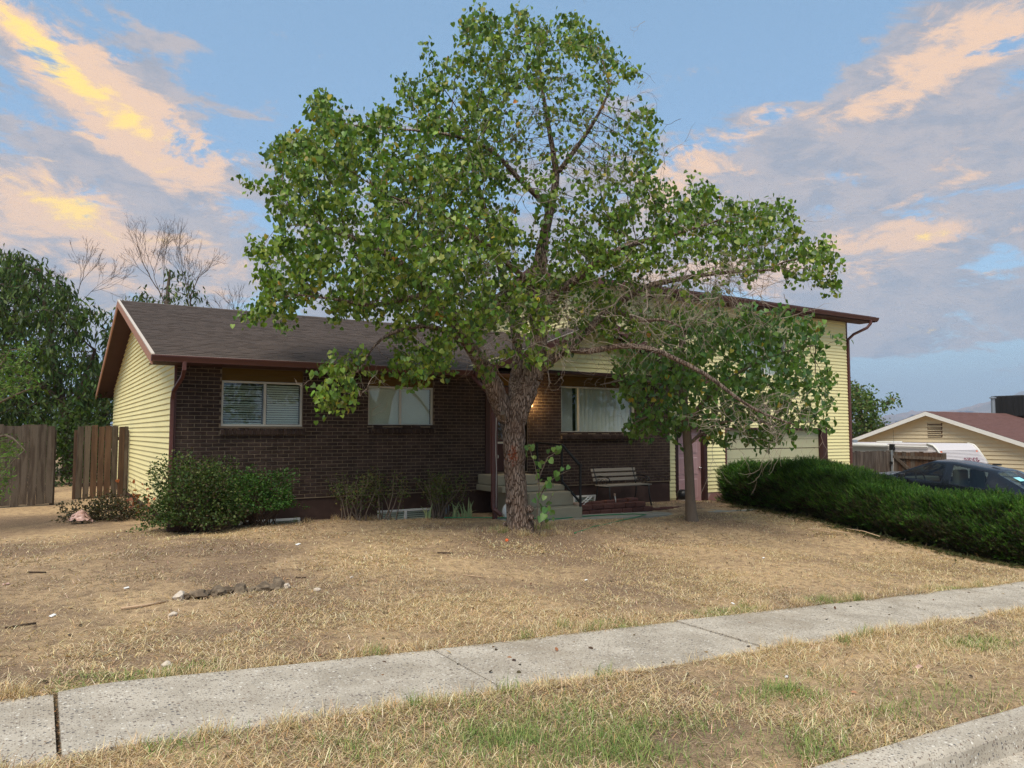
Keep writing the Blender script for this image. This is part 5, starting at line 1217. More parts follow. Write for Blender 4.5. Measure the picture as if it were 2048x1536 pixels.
# ------------------------------------------------------------------ block planter edging, path, odds and ends
pl = thing('planter_wall', (10.9, 12.75, -.12), 'low planter wall of stacked red concrete blocks beside the steps', 'planter')
def block(c, s_, rot=0., mat='block', name='block', parent=pl):
    o = MB().obox(c, s_, Matrix.Rotation(rot, 3, 'Z')).build(name, M[mat], parent, bevel=.022, seg=2)
    return o
for i in range(7): block((9.75+.30*i, 12.74, -.10), (.285, .20, .105), random.uniform(-.05, .05))
for i in range(6): block((9.86+.30*i, 12.77, .012), (.285, .20, .105), random.uniform(-.06, .06))
for i in range(5): block((10.0+.33*i, 12.96, .055+.01*i), (.30, .19, .08), random.uniform(-.3, .3))
block((9.52, 12.66, -.05), (.16, .18, .20), .1, 'block_tan', 'pillar_block')
block((9.54, 12.68, .09), (.20, .2, .09), .3, 'block_tan', 'pillar_block')
ed = thing('brick_edging', (13.2, 12.9, -.15), 'low red brick edging between the path and the mauve door', 'edging')
for i in range(15): block((11.75+.215*i, 12.80+.02*i, -.135-.004*i+random.uniform(-.012, .012)), (.205, .10, .065), random.uniform(-.08, .08), parent=ed, name='brick')
for i in range(8): block((13.55+.215*i, 13.05+.03*i, -.12-.006*i), (.205, .10, .065), random.uniform(-.06, .06), parent=ed, name='brick')
pa_ = bpy.data.objects.new('path', None); COL.objects.link(pa_); pa_.location = (11, 12.4, -.1); tag(pa_, 'grey concrete path running past the steps to the driveway', kind='structure')
for a, c in ((7.6, 9.2), (9.2, 10.7), (10.7, 12.2), (12.2, 13.7), (13.7, 15.3), (15.3, 16.0)):
    za, zc_ = float(gz0(a, 12.3))+.012, float(gz0(c, 12.3))+.012
    y0 = 11.86 if a < 9 else 11.98; dy = .11*(a-9)/7 if a > 9 else 0
    MB().prism([(a+.006, y0+dy, za), (c-.006, y0+dy, zc_), (c-.006, 12.68+dy, zc_), (a+.006, 12.68+dy, za)], (0, 0, -.1)).build('slab', M['concrete_path'], pa_, bevel=.01, seg=1)
dw = MB(); V = []
for i in range(9):
    y = 5.7+(14.4-5.7)*i/8; V += [(15.95, y, float(gz0(16, y))+.1), (20.9, y, float(gz0(20.9, y))+.1)]
dw.add(V, [(2*i, 2*i+1, 2*i+3, 2*i+2) for i in range(8)]); tag(dw.build('driveway', M['concrete_path']), 'concrete driveway behind the hedge', kind='structure')
# hose
def drop(x, y, h=.012): return (x, y, float(gz(x, y))+h)
hp = [(6.7, 13.1), (7.3, 12.95), (8.0, 12.3), (8.15, 12.02)]
hs = MB().tube([drop(*p, .03) for p in hp]+[(8.4, 12.0, -.075), (8.9, 12.12, -.09), (9.5, 12.25, -.10), (10.2, 12.3, -.115), (10.7, 12.2, -.12), (10.9, 12.0, -.125), (10.4, 11.75, -.13), (9.8, 11.5, -.13)]+[drop(9.0, 11.15, -.002), drop(8.7, 11.0, .01), drop(8.4, 10.8, -.004), drop(8.1, 10.62, -.004), drop(7.85, 10.45, .014)], .011, 7).build('garden_hose', M['hose'], smooth=True)
tag(hs, 'green garden hose lying along the path and into the lawn', 'hose')
wh = thing('cart_wheel', (7.85, 12.72, .05), 'small white wheel leaning beside the porch downspout', 'wheel')
MB().lathe([(.06, -.03), (.15, -.035), (.17, -.01), (.17, .02), (.15, .035), (.06, .03)], (7.86, 12.56, .06), 20, 'Y').build('rim', M['white'], wh, smooth=True)
MB().lathe([(.0, -.04), (.06, -.042), (.06, .03), (0, .03)], (7.86, 12.55, .06), 12, 'Y').build('hub', M['rubber'], wh)
sprk = thing('folding_frame', (10.05, 12.95, .1), 'white folded metal frame propped on the planter blocks', 'frame')
MB().bar((9.85, 12.92, .06), (10.12, 12.95, .22), .018, .018).build('rail', M['white'], sprk); MB().bar((9.90, 12.88, .05), (10.17, 12.91, .21), .018, .018).build('rail', M['white'], sprk)
for t_ in (.15, .4, .65, .9): MB().bar((9.85+.27*t_, 12.92+.03*t_, .06+.16*t_), (9.90+.27*t_, 12.88+.03*t_, .05+.16*t_), .012, .012).build('rung', M['white'], sprk)
spk = thing('sprinkler_spike', (10.85, 12.93, .08), 'pale sprinkler head on a spike in the planter', 'sprinkler')
MB().tube([(10.86, 12.92, .04), (10.82, 12.92, .22)], [.010, .014], 8).build('spike', M['white'], spk); MB().lathe([(.0, 0), (.022, 0), (.024, .05), (.0, .06)], (10.82, 12.92, .20), 10).build('nozzle', M['block_tan'], spk)
pot = thing('round_pot', (13.95, 13.95, -.1), 'dark round pot beside the mauve door', 'pot')
MB().lathe([(.09, 0), (.15, .08), (.16, .16), (.12, .24), (.06, .27), (.05, .26)], (13.93, 13.95, -.12), 14).build('body', M['black'], pot, smooth=True)
MB().lathe([(.0, -.02), (.12, -.02), (.13, .02), (.0, .02)], (13.93, 13.95, -.12), 14).build('saucer', M['stone'], pot)
fl_ = MB().tube([(6.995, 13.6, -.05), (7.0, 13.6, .18)], .012, 6).tube([(7.05, 13.6, -.05), (7.05, 13.6, .15)], .012, 6).build('pipe_stubs', M['galv']); tag(fl_, 'pair of short grey pipe stubs by the dark landing void', 'pipe')

# ------------------------------------------------------------------ stones, sticks and litter on the lawn
def stone(px, py, d_, size, label, mat='stone', flat=.6, seed=0, name='stone', cat='stone', group=None):
    r = np.random.default_rng(seed); p = at(px, py, d_); x, y = p[0], p[1]; bm = bmesh.new(); bmesh.ops.create_icosphere(bm, subdivisions=3, radius=1.); jag_ = .16 if mat == 'rock' else .03
    for v_ in bm.verts:
        q = v_.co; f = 1+.22*math.sin(q.x*2.3+seed)+.16*math.sin(q.y*3.1+seed*2)+.12*math.sin(q.z*3.7+q.x*2+seed)
        v_.co = Vector((q.x*size[0], q.y*size[1], q.z*size[2]))*(f+r.normal(0, jag_))
    me = bpy.data.meshes.new(name); bm.to_mesh(me); bm.free(); me.shade_smooth()
    o = link(me, name, None, M[mat]); o.location = (x, y, float(gz(x, y))+size[2]*(.18 if mat == 'rock' else .45)); o.rotation_euler = (0, 0, seed); return tag(o, label, cat, group)
stone(332, 1337, 5.33, (.042, .032, .026), 'rounded pale stone lying at the sidewalk edge', seed=1)
stone(345, 1233, 6.8, (.036, .03, .024), 'small white stone below the long pale stick', seed=2)
stone(632, 1185, 8.0, (.04, .022, .02), 'flat white stone right of the broken concrete', seed=3)
stone(703, 1149, 8.7, (.035, .022, .012), 'small white pebble in the middle of the lawn', seed=4)
brk = thing('broken_concrete', tuple(at(460, 1184, 7.95)), 'low broken strip of old concrete half buried in the left lawn', 'rubble')
rb = np.random.default_rng(4)
for i in range(17):
    f = i/16; px, py = 358+215*f, 1194-25*f+rb.normal(0, 2.5); q = at(px, py, 7.6+.72*f); s_ = rb.uniform(.05, .10)
    if 3 < i < 6 or i == 10: s_ *= .55
    bm = bmesh.new(); bmesh.ops.create_icosphere(bm, subdivisions=2, radius=1.); st2 = (s_*1.5, s_*.75, s_*rb.uniform(.5, .8))
    for v_ in bm.verts: v_.co = Vector([c*k for c, k in zip(v_.co, st2)])*(1+rb.normal(0, .17))
    me = bpy.data.meshes.new('lump'); bm.to_mesh(me); bm.free(); o = link(me, 'lump', brk, M['stone'] if i in (0, 16) else M['rock']); o.location = (q[0], q[1], float(gz(q[0], q[1]))+.012); o.rotation_euler = (rb.normal(0, .2), rb.normal(0, .2), rb.uniform(0, 3))
def stick(pix, rad, label, mat='stick'):
    P = []
    for px, py, d_ in pix: q = at(px, py, d_); P.append((q[0], q[1], float(gz(q[0], q[1]))+rad+.004))
    return tag(MB().tube(P, rad, 6).build('stick', M[mat], smooth=True), label, 'stick')
stick([(242, 1221, 6.95), (290, 1212, 7.1), (336, 1203, 7.3)], .012, 'long pale stick lying left of the broken concrete')
stick([(10, 1264, 6.2), (40, 1258, 6.3), (72, 1256, 6.35)], .010, 'dark crooked twig at the left edge of the lawn', 'twig_dark')
stick([(57, 1138, 8.4), (92, 1139, 8.4)], .009, 'short dark stick on the upper left lawn', 'twig_dark')
stick([(875, 1102, 10.6), (905, 1104, 10.6)], .010, 'dark stick left of the big trunk', 'twig_dark')
stick([(592, 1153, 8.6), (612, 1156, 8.6)], .007, 'thin dark twig above the broken concrete', 'twig_dark')
stick([(925, 1150, 9.2), (965, 1153, 9.2)], .006, 'pale straw stalk in the middle lawn')
def scrap(px, py, s_, label, mat='paper', rot=.3):
    r_d = ray(px, py); ts = np.linspace(2, 40, 4000); P = EYE+r_d*ts[:, None]; k_ = np.argmax(P[:, 2] < gz(P[:, 0], P[:, 1])); p = P[k_]
    o = MB().obox((0, 0, 0), (s_, s_*.55, .010)).build('paper_scrap', M[mat], bevel=.003, seg=1)
    o.location = (p[0], p[1], float(gz(p[0], p[1]))+.012); o.rotation_euler = (.15, -.12, rot); return tag(o, label, 'litter')
scrap(596, 1090, .075, 'white scrap near the end of the corner bush', rot=.6)
scrap(1527, 1117, .05, 'white scrap on the lawn right of the slim tree')
scrap(1466, 1209, .05, 'pale scrap on the lawn by the sidewalk middle', rot=1.2)
scrap(253, 1178, .05, 'white scrap above the long pale stick', rot=.2)
scrap(105, 1234, .06, 'bluish white scrap beside the dark twig', rot=.9)
scrap(1573, 1357, .035, 'white scrap on the strip between sidewalk and kerb', rot=.4)
scrap(1837, 1337, .07, 'pale pinkish scrap on the grass strip at right', 'bag', rot=.1)
scrap(1172, 1162, .045, 'thin white scrap near the centre of the lawn', rot=.2)
scrap(12, 1170, .06, 'pink scrap at the far left of the lawn', 'bag', rot=.2)
of = MB().lathe([(0, -.03), (.02, -.022), (.03, 0), (.02, .022), (0, .03)], (0, 0, 0), 10).build('fruit', M['amber'], smooth=True); of.location = drop(6.29, 10.14, .02); tag(of, 'small orange fruit below the big tree', 'fruit')
hl = MB().lathe([(.032, -.03), (.034, .004), (.026, .006), (.024, -.03)], drop(2.886, 6.88, .005), 12).build('pipe_hole', M['rubber']); tag(hl, 'dark sprinkler hole in the lawn near the sidewalk', 'hole')

# ------------------------------------------------------------------ parked sedan on the driveway
car = thing('parked_sedan', (17.75, 8.9, -.5), 'dark slate blue sedan parked behind the hedge', 'car')
CZ = float(gz0(17.7, 9.0))+.13; CX, CY = 17.72, 9.25; pitchc = math.atan2(float(gz0(17.7, 11))-float(gz0(17.7, 7)), 4.)
def cpt(x, y, z): 
    return (CX+x, CY+y*math.cos(pitchc)-z*math.sin(pitchc)*0, CZ+z+y*math.sin(pitchc))
# station: y, half width, belt z, roof-edge (x,z), roof z at centre
STN = [(2.22, .62, .62, (.50, .66), .67), (2.0, .82, .74, (.62, .80), .82), (1.45, .87, .86, (.70, .92), .95), (.98, .875, .93, (.76, .965), .99), (.12, .875, .945, (.60, 1.385), 1.425), (-.22, .875, .955, (.59, 1.41), 1.45), (-.34, .875, .957, (.59, 1.41), 1.45), (-1.12, .87, .97, (.58, 1.35), 1.40), (-1.22, .87, .97, (.575, 1.335), 1.385), (-1.92, .86, .985, (.66, 1.02), 1.04), (-2.18, .80, .95, (.62, .99), 1.0), (-2.26, .74, .60, (.55, .62), .63)]
bm = bmesh.new(); rings = []
for y, hw, bz_, (rx, rz_), rc in STN:
    half = [(hw*.86, .22), (hw*.98, .36), (hw, .58), (hw*.985, (bz_+.62)/2 if bz_ > .7 else .6), (hw*.955, bz_), (rx, rz_), (rx*.55, rc-.01)]
    ring_ = [(-x, z_) for x, z_ in half]+[(0, rc)]+[(x, z_) for x, z_ in half[::-1]]
    rings.append([bm.verts.new(cpt(x, y, z_)) for x, z_ in ring_])
gl_faces = []
for i in range(len(rings)-1):
    for j in range(len(rings[0])-1):
        f = bm.faces.new((rings[i][j], rings[i+1][j], rings[i+1][j+1], rings[i][j+1]))
        if j in (4, 9) and i in (3, 4, 6): gl_faces.append((f, 'side_window'))
        if j in (4, 9) and i == 8: gl_faces.append((f, 'quarter_window')) if False else None
        if 5 <= j <= 8 and i == 3: gl_faces.append((f, 'windshield'))
        if 5 <= j <= 8 and i == 8: gl_faces.append((f, 'rear_window'))
bm.faces.new(rings[0]); bm.faces.new(rings[-1][::-1])
bmesh.ops.recalc_face_normals(bm, faces=bm.faces)
groups = {}
for f, nm in gl_faces:
    key = (nm, round(f.calc_center_median().x > CX) if nm == 'side_window' else 0, f.calc_center_median().y > CY-.2 if nm == 'side_window' else 0); groups.setdefault(key, []).append(f)
panes = []
for key, fs in groups.items():
    bmesh.ops.inset_region(bm, faces=fs, thickness=.035, depth=-.004, use_even_offset=True)
    panes.append((key[0], [[tuple(v_.co) for v_ in f.verts] for f in fs])); bmesh.ops.delete(bm, geom=fs, context='FACES_ONLY')
me = bpy.data.meshes.new('body'); bm.to_mesh(me); bm.free(); me.shade_smooth()
cb_ = link(me, 'body', car, M['car_paint'])
for nm, polys in panes:
    m2 = MB()
    for P in polys: m2.add(P, [tuple(range(len(P)))])
    pn = m2.build(nm, M['glass_car'], car)
    if nm == 'rear_window':
        a, b2, c, d_ = [Vector(q) for q in polys[0]][:4]
st_ = MB().obox((0, 0, 0), (.26, .004, .15)).build('window_sticker', M['sticker'], car); st_.matrix_parent_inverse = Matrix.Translation(-Vector(car.location)); st_.location = cpt(-.22, -1.52, 1.238); st_.rotation_euler = (R(-62), 0, 0)
for sx_ in (-1, 1):
    for wy in (1.38, -1.32):
        c = cpt(sx_*.80, wy, .31); tyre = MB().lathe([(.20, -.10), (.30, -.10), (.315, -.05), (.315, .05), (.30, .10), (.20, .10)], c, 24, 'X').build('wheel', M['rubber'], car, smooth=False); MB().lathe([(.0, -.07), (.20, -.08), (.205, .08), (0, .07)], c, 16, 'X').build('rim', M['galv'], tyre)
    MB().obox(cpt(sx_*.70, -2.17, .86), (.24, .10, .15)).build('tail_light', M['red_lens'], car, bevel=.02)
    MB().obox(cpt(sx_*.97, .62, 1.0), (.17, .09, .12)).build('mirror', M['black'] if sx_ < 0 else M['car_paint'], car, bevel=.03)
    MB().obox(cpt(sx_*.36, -.1, .72), (.48, .5, .45)).build('seat', M['interior'], car, bevel=.06); MB().obox(cpt(sx_*.36, -.38, 1.0), (.44, .14, .55)).build('seat_back', M['interior'], car, bevel=.05)
MB().obox(cpt(0, .85, .86), (1.4, .4, .12)).build('dashboard', M['interior'], car, bevel=.03)
MB().tube([cpt(-.36+.18*math.cos(a), .52+.05*math.sin(a), .93+.17*math.sin(a)) for a in np.linspace(0, 2*math.pi, 17)], .015, 6).build('steering_wheel', M['black'], car, smooth=True)
MB().obox(cpt(0, -1.35, .86), (1.3, .5, .3)).build('rear_seat', M['interior'], car, bevel=.05)
MB().obox(cpt(0, -.98, 1.46), (.09, .16, .035)).build('antenna', M['black'], car, bevel=.012)
MB().obox(cpt(0, 0, .24), (1.5, 4.1, .06)).build('underbody', M['black'], car)
# small grey motor scooter glimpsed over the hedge top
mc = thing('covered_scooter', (16.6, 13.6, -.3), 'grey handlebar fairing just showing over the hedge before the garage door', 'scooter')
zz = float(gz0(16.6, 13.4))
MB().tube([(16.72, 13.5, zz+.05), (16.72, 13.42, zz+.7), (16.72, 13.35, zz+1.0)], [.1, .08, .05], 8).build('column', M['black'], mc)
MB().tube([(16.42, 13.40, zz+1.06), (16.60, 13.34, zz+1.02), (16.84, 13.34, zz+1.02), (17.05, 13.40, zz+1.06)], .02, 6).build('handlebar', M['black'], mc)
MB().obox((16.74, 13.30, zz+1.02), (.24, .12, .2), Matrix.Rotation(.5, 3, 'X')).build('fairing', M['galv'], mc, bevel=.04)
MB().obox((16.74, 13.7, zz+.5), (.3, 1.1, .35)).build('body', M['galv'], mc, bevel=.08)
for wy in (13.3, 14.05): MB().lathe([(.12, -.05), (.24, -.05), (.25, 0), (.24, .05), (.12, .05)], (16.72, wy, zz+.25), 18, 'X').build('wheel', M['rubber'], mc)

# ------------------------------------------------------------------ camper, gate and fence beyond the garage
cz0 = float(gz0(25., 14.))-.12
fence('side_fence', (21.75, 14.5), (24.05, 14.5), .006, .14, cz0, 1.0, 'grey brown board fence between the garage corner and the open gate', 'fence', 'fence_grey', rails=(.4, 1.5))
gt = thing('side_gate', (24.0, 13.6, cz0), 'open wooden gate leaf with diagonal brace in front of the camper', 'gate')
A, B = np.array((24.02, 14.38)), np.array((23.95, 12.62)); d_ = (B-A)/np.linalg.norm(B-A); x = 0
while x < 1.70: board(gt, A+d_*x, A+d_*(x+.138), .138, cz0+.08, .985, mat=random.choice(('fence_grey', 'fence_brown', 'fence_grey'))); x += .146
for z_ in (cz0+.3, .80): MB().bar((A[0]-.06, A[1], z_), (B[0]-.06, B[1], z_-.02), .04, .09).build('rail', M['fence_grey'], gt)
MB().bar((A[0]-.07, A[1]-.1, .78), (B[0]-.07, B[1]+.3, cz0+.35), .035, .09).build('brace', M['fence_grey'], gt)
MB().tube([(A[0]-.09, A[1]+.02, cz0-.2), (A[0]-.09, A[1]+.02, 1.02)], .03, 8).build('post', M['galv'], gt)
MB().obox((A[0]-.13, A[1]+.02, .60), (.06, .08, .09)).build('latch', M['black'], gt)
cp = thing('camper_trailer', (25.5, 16, cz0), 'white ribbed camper trailer parked between the two houses', 'camper')
cx0, cx1, cy0, cy1, zt = 24.35, 26.85, 12.85, 20.6, 1.235; zb = cz0+.45
prof_ = [(cy0+.35, zb), (cy0-.05, zb+.35), (cy0-.02, zb+.8), (cy0+.30, zt-.18), (cy0+.42, zt-.05), (cy0+.60, zt), (cy1-.3, zt), (cy1, zt-.2), (cy1, zb)]
MB().prism([(cx0, y, z_) for y, z_ in prof_], (cx1-cx0, 0, 0)).build('body', M['camper'], cp, bevel=.02)
nr = 11
for i in range(nr):
    t0, t1 = i/nr, (i+.66)/nr; ya, za = cy0-.02+(.32)*t0, zb+.8+(zt-.18-zb-.8)*t0; yb, zb2 = cy0-.02+.32*t1, zb+.8+(zt-.18-zb-.8)*t1
    MB().prism([(cx0+.06, ya-.03, za), (cx0+.06, yb-.03, zb2), (cx0+.06, yb+.01, zb2), (cx0+.06, ya+.01, za)], (cx1-cx0-.12, 0, 0)).build('rib', M['camper'], cp, bevel=.004, seg=1)
for i in range(9): MB().box(cx0-.014, cx0+.01, cy0+.35, cy1-.2, zt-.30-.11*i, zt-.215-.11*i).build('side_rib', M['camper'], cp, bevel=.004, seg=1)
MB().tube([(cx0-.01, cy0+.60, zt), (cx0-.01, cy0+.40, zt-.05), (cx0-.01, cy0+.28, zt-.18), (cx0-.01, cy0-.03, zb+.8)], .03, 6).build('corner_trim', M['white'], cp, smooth=True)
MB().tube([(cx1+.01, cy0+.60, zt), (cx1+.01, cy0+.40, zt-.05), (cx1+.01, cy0+.28, zt-.18), (cx1+.01, cy0-.03, zb+.8)], .03, 6).build('corner_trim', M['white'], cp, smooth=True)
MB().tube([(cx0-.09, cy0+1.9, zt-.07), (cx0-.09, cy1-.2, zt-.07)], .065, 10).build('awning', M['white'], cp, smooth=True)
MB().tube([(cx0-.06, cy0+.55, zt-.10), (cx0-.06, cy0+1.9, zt-.09)], .025, 8).build('awning_arm', M['white'], cp)
MB().obox((cx0-.10, cy0+1.72, zt-.13), (.10, .16, .22)).build('awning_bracket', M['black'], cp, bevel=.02)
for x in (cx0+.12, cx1-.18): MB().obox((x, cy0+.22, zt-.26), (.09, .03, .045)).build('marker_lamp', M['amber'], cp, bevel=.01)
MB().lathe([(.34, 0), (.36, .06), (.34, .2), (.24, .32), (.0, .37)], (25.6, 19.6, zt), 18).build('satellite_dome', M['white'], cp, smooth=True)
MB().box(25.0, 25.6, 15.0, 15.6, zt, zt+.06).build('roof_hatch', M['white'], cp, bevel=.015)
MB().box(25.2, 25.45, 16.6, 16.8, zt, zt+.10).build('roof_vent', M['galv'], cp, bevel=.015)
MB().tube([(24.9, 14.9, zt), (24.9, 14.9, zt+.45)], .004, 5).build('aerial', M['black'], cp)
ft = bpy.data.curves.new('lettering', 'FONT'); ft.body = 'RIDGE'; ft.size = .30; ft.extrude = .004; ft.space_character = 1.08
slope_ = math.atan2(.32, zt-.18-zb-.8)
tmp_ = bpy.data.objects.new('lettering', ft); COL.objects.link(tmp_); bpy.context.view_layer.update()
lm = bpy.data.meshes.new_from_object(tmp_.evaluated_get(bpy.context.evaluated_depsgraph_get())); bpy.data.objects.remove(tmp_); lm.materials.clear()
fo = link(lm, 'lettering', cp, M['maroon'])
zz = .60; yy_ = cy0-.02+.32*((zz-zb-.8)/(zt-.18-zb-.8)); fo.location = (25.42, yy_-.085, zz); fo.rotation_euler = (R(90)-slope_, 0, 0)

# ------------------------------------------------------------------ neighbour's house
nb = thing('neighbour_house', (37, 20, -2), 'cream sided single-storey house with brown roof beyond the camper', 'house')
NX, NRY, NRZ, NS = 36.8, 20.1, 2.62, .345
def nz_(y): return NRZ-abs(y-NRY)*NS
nw = MB().prism([(NX, 13.4, -2.3), (NX, 26.8, -2.3), (NX, 26.8, nz_(26.8)-.12), (NX, NRY, NRZ-.12), (NX, 13.4, nz_(13.4)-.12)], (12, 0, 0)).build('wall', M['siding_cream'], nb)
siding(nw, lambda u_, o, z: (NX-.01-o, u_, z), lambda z: max(13.4, NRY-(NRZ-.14-z)/NS), lambda z: min(26.8, NRY+(NRZ-.14-z)/NS), -2.2, NRZ-.16, .185, M['siding_cream'], lap=.05)
roof(nb, (NX-.45, 12.7, nz_(12.7)), (49.5, 12.7, nz_(12.7)), (49.5, NRY, NRZ), (NX-.45, NRY, NRZ), mat='shingle_red', exposure=.2)
roof(nb, (49.5, 27.5, nz_(27.5)), (NX-.45, 27.5, nz_(27.5)), (NX-.45, NRY, NRZ), (49.5, NRY, NRZ), mat='shingle_red', shing=False)
for ya, yb in ((12.68, NRY), (NRY, 27.52)):
    MB().prism([(NX-.47, ya, nz_(ya)-.20), (NX-.47, yb, nz_(yb)-.20), (NX-.47, yb, nz_(yb)-.01), (NX-.47, ya, nz_(ya)-.01)], (.03, 0, 0)).build('rake_board', M['white'], nb)
    MB().prism([(NX-.45, ya, nz_(ya)-.13), (NX-.45, yb, nz_(yb)-.13), (NX-.45, yb, nz_(yb)-.10), (NX-.45, ya, nz_(ya)-.10)], (.5, 0, 0)).build('soffit', M['white'], nb)
vt = MB().box(NX-.05, NX-.01, 19.55, 20.25, 1.35, 2.1).build('gable_vent', M['fence_brown'], nb)
for i in range(8): MB().obox((NX-.07, 19.9, 1.42+.088*i), (.05, .62, .012), Matrix.Rotation(R(-35), 3, 'Y')).build('louver', M['siding_cream'], vt)
MB().tube([(43.1, 20.2, 2.4), (43.1, 20.2, 3.42)], .10, 12).lathe([(.17, 0), (.17, .05), (.0, .10)], (43.1, 20.2, 3.42), 12).build('flue_pipe', M['galv'], nb, smooth=False)
ck = thing('rooftop_cooler', (45.2, 19.9, 2.5), 'square rooftop cooler wrapped in black tarp on the neighbouring roof', 'cooler')
ct = MB().box(44.3, 46.0, 19.2, 20.9, 2.45, 3.60).build('tarp', M['tarp'], ck, bevel=.08, seg=3)
m2 = MB()
for i in range(9): m2.bar((44.29, 19.25+.2*i, 2.5), (44.28, 19.3+.19*i+random.uniform(-.08, .08), 3.55), .03, .05, (0, 1, 0))
m2.build('fold', M['tarp'], ct)
# ------------------------------------------------------------------ distant mountains
def range_(name, pix, dist, label, base_py=875, seed=3):
    r = np.random.default_rng(seed); xs_ = np.array([p[0] for p in pix], float); ys_ = np.array([p[1] for p in pix], float)
    px = np.arange(xs_[0], xs_[-1]+1, 9.); top_ = np.interp(px, xs_, ys_)+r.normal(0, 1.1, len(px)); rows = 14; V = []
    for i, (a, t_) in enumerate(zip(px, top_)):
        for j in range(rows):
            f = j/(rows-1); dd = dist*(1-.28*(1-f)); y = base_py+40*(1-f)+(t_-base_py)*f if False else base_py+(t_-base_py)*f**.8
            q = at(a, y+r.normal(0, 1.6)*(f > 0)*(f < 1), dd*(1+r.normal(0, .012)*(f < 1)))
            V.append(q)
    n_ = len(px); Fq = [(i*rows+j, (i+1)*rows+j, (i+1)*rows+j+1, i*rows+j+1) for i in range(n_-1) for j in range(rows-1)]
    o = npmesh(name, V, Fq, M['mountain'], smooth=True); return tag(o, label, kind='structure')
M['mountain'] = material('dry mountain slope', lin(150, 124, 106), .95, .2, .002, col2=lin(110, 100, 84), mixlo=.4, mixhi=.62)
range_('mountains', [(1500, 868), (1600, 850), (1690, 845), (1740, 838), (1800, 826), (1830, 822), (1870, 824), (1900, 821), (1940, 812), (1980, 802), (2010, 795), (2060, 778), (2150, 760), (2300, 790), (2500, 830)], 6500, 'hazy distant mountain ridge beyond the neighbouring roof')
# ------------------------------------------------------------------ dry grass, straw and green tufts
rg = np.random.default_rng(23)
def top_z(X, Y): return np.where((Y > YL-.03) & (Y < YU+.03), np.maximum(gz(X, Y), side_z(X)+.014), gz(X, Y))
def blades(name, X, Y, L, wd, tilt, col, label, lift=.0, mat='blade'):
    n = len(X); Z = top_z(X, Y)+lift; a = rg.uniform(0, 2*math.pi, n); up_ = np.cos(tilt); ho = np.sin(tilt)
    d = np.stack([np.cos(a)*ho, np.sin(a)*ho, up_], 1); s_ = np.stack([-np.sin(a), np.cos(a), np.zeros(n)], 1)
    B = np.stack([X, Y, Z-.004], 1); mid = B+d*(L*.55)[:, None]
    d2 = d+np.stack([np.cos(a), np.sin(a), -np.ones(n)*.7], 1)*rg.uniform(.1, .7, n)[:, None]; d2 = nrm(d2); tip = mid+d2*(L*.5)[:, None]
    tip[:, 2] = np.maximum(tip[:, 2], top_z(tip[:, 0], tip[:, 1])+.003); mid[:, 2] = np.maximum(mid[:, 2], top_z(mid[:, 0], mid[:, 1])+.005)
    w_ = wd[:, None]*.5; V = np.stack([B-s_*w_, B+s_*w_, mid-s_*w_*.8, mid+s_*w_*.8, tip], 1).reshape(-1, 3)
    F = (np.array([(0, 1, 2), (1, 3, 2), (2, 3, 4)])[None]+(np.arange(n)*5)[:, None, None]).reshape(-1, 3)
    return tag(npmesh(name, V, F, M[mat], None, np.repeat(col, 5, 0)), label, 'grass', kind='stuff')
def free(X, Y):
    """where grass may grow: off the paving, the beds and the trunks"""
    ok = ~((Y > YL+.16*np.clip(vnoise(X, X*0, 2.1, 95)-.40, -.1, .6)+.05*vnoise(X, Y, 9, 96)) & (Y < YU-.10*np.clip(vnoise(X, X*0, 1.8, 97)-.42, 0, .6)-.02*vnoise(X, Y, 9, 98))) & (Y > YK-.05*vnoise(X, X*0, 3, 99))
    ok &= ~((X > 7.6) & (Y > 11.8) & (Y < 12.75)) & ~((X > 7.1) & (Y > 12.7) & (X < 9.8)) & (Y < YF-.05)
    ok &= ~((X > 15.9) & (Y > YU)); ok &= ((X-7.04)**2+(Y-10.92)**2 > .07) & ((X-11.36)**2+(Y-11.15)**2 > .02)
    return ok
DRY = [(.645, .505, .30), (.54, .405, .23), (.78, .65, .43), (.36, .25, .15), (.20, .14, .09), (.56, .37, .17)]
GRN = [(.20, .27, .075), (.14, .22, .06), (.28, .33, .11), (.36, .35, .14)]
def area(n, x0, x1, y0, y1): 
    X = rg.uniform(x0, x1, n); Y = rg.uniform(y0, y1, n); k = free(X, Y); return X[k], Y[k]
def patchy(X, Y, s_, seed, lo, hi): return rg.random(len(X)) < np.clip((vnoise(X, Y, s_, seed)*.6+vnoise(X, Y, s_*3.1, seed+1)*.4-lo)/(hi-lo), .20, 1)
# strip by the kerb
X, Y = area(150000, -1.6, 11.5, YK-.04, YL+.13); k = patchy(X, Y, 1.1, 50, .28, .60); X, Y = X[k], Y[k]; n = len(X)
pj = project(np.stack([X, Y, gz(X, Y)], 1))
g = np.zeros(n)
for (cx, cy, sx_, sy_, s1) in ((1080, 1485, 190, 60, 1.), (1340, 1495, 180, 50, 1.1), (1560, 1385, 100, 26, 1.), (1900, 1400, 130, 30, .9), (1560, 1500, 120, 40, .9), (900, 1420, 120, 30, .35), (380, 1500, 70, 20, .7), (1800, 1430, 80, 24, .5), (1960, 1290, 60, 14, .5), (700, 1500, 120, 40, .35)):
    g = np.maximum(g, s1*np.exp(-near_px(pj, cx, cy, sx_, sy_)))
g *= .5+vnoise(X, Y, 5, 52)
isg = rg.random(n) < g
col = palette(n, DRY, [30, 26, 20, 10, 6, 8], .14, rg); col[isg] = palette(int(isg.sum()), GRN, [30, 20, 22, 16], .15, rg)
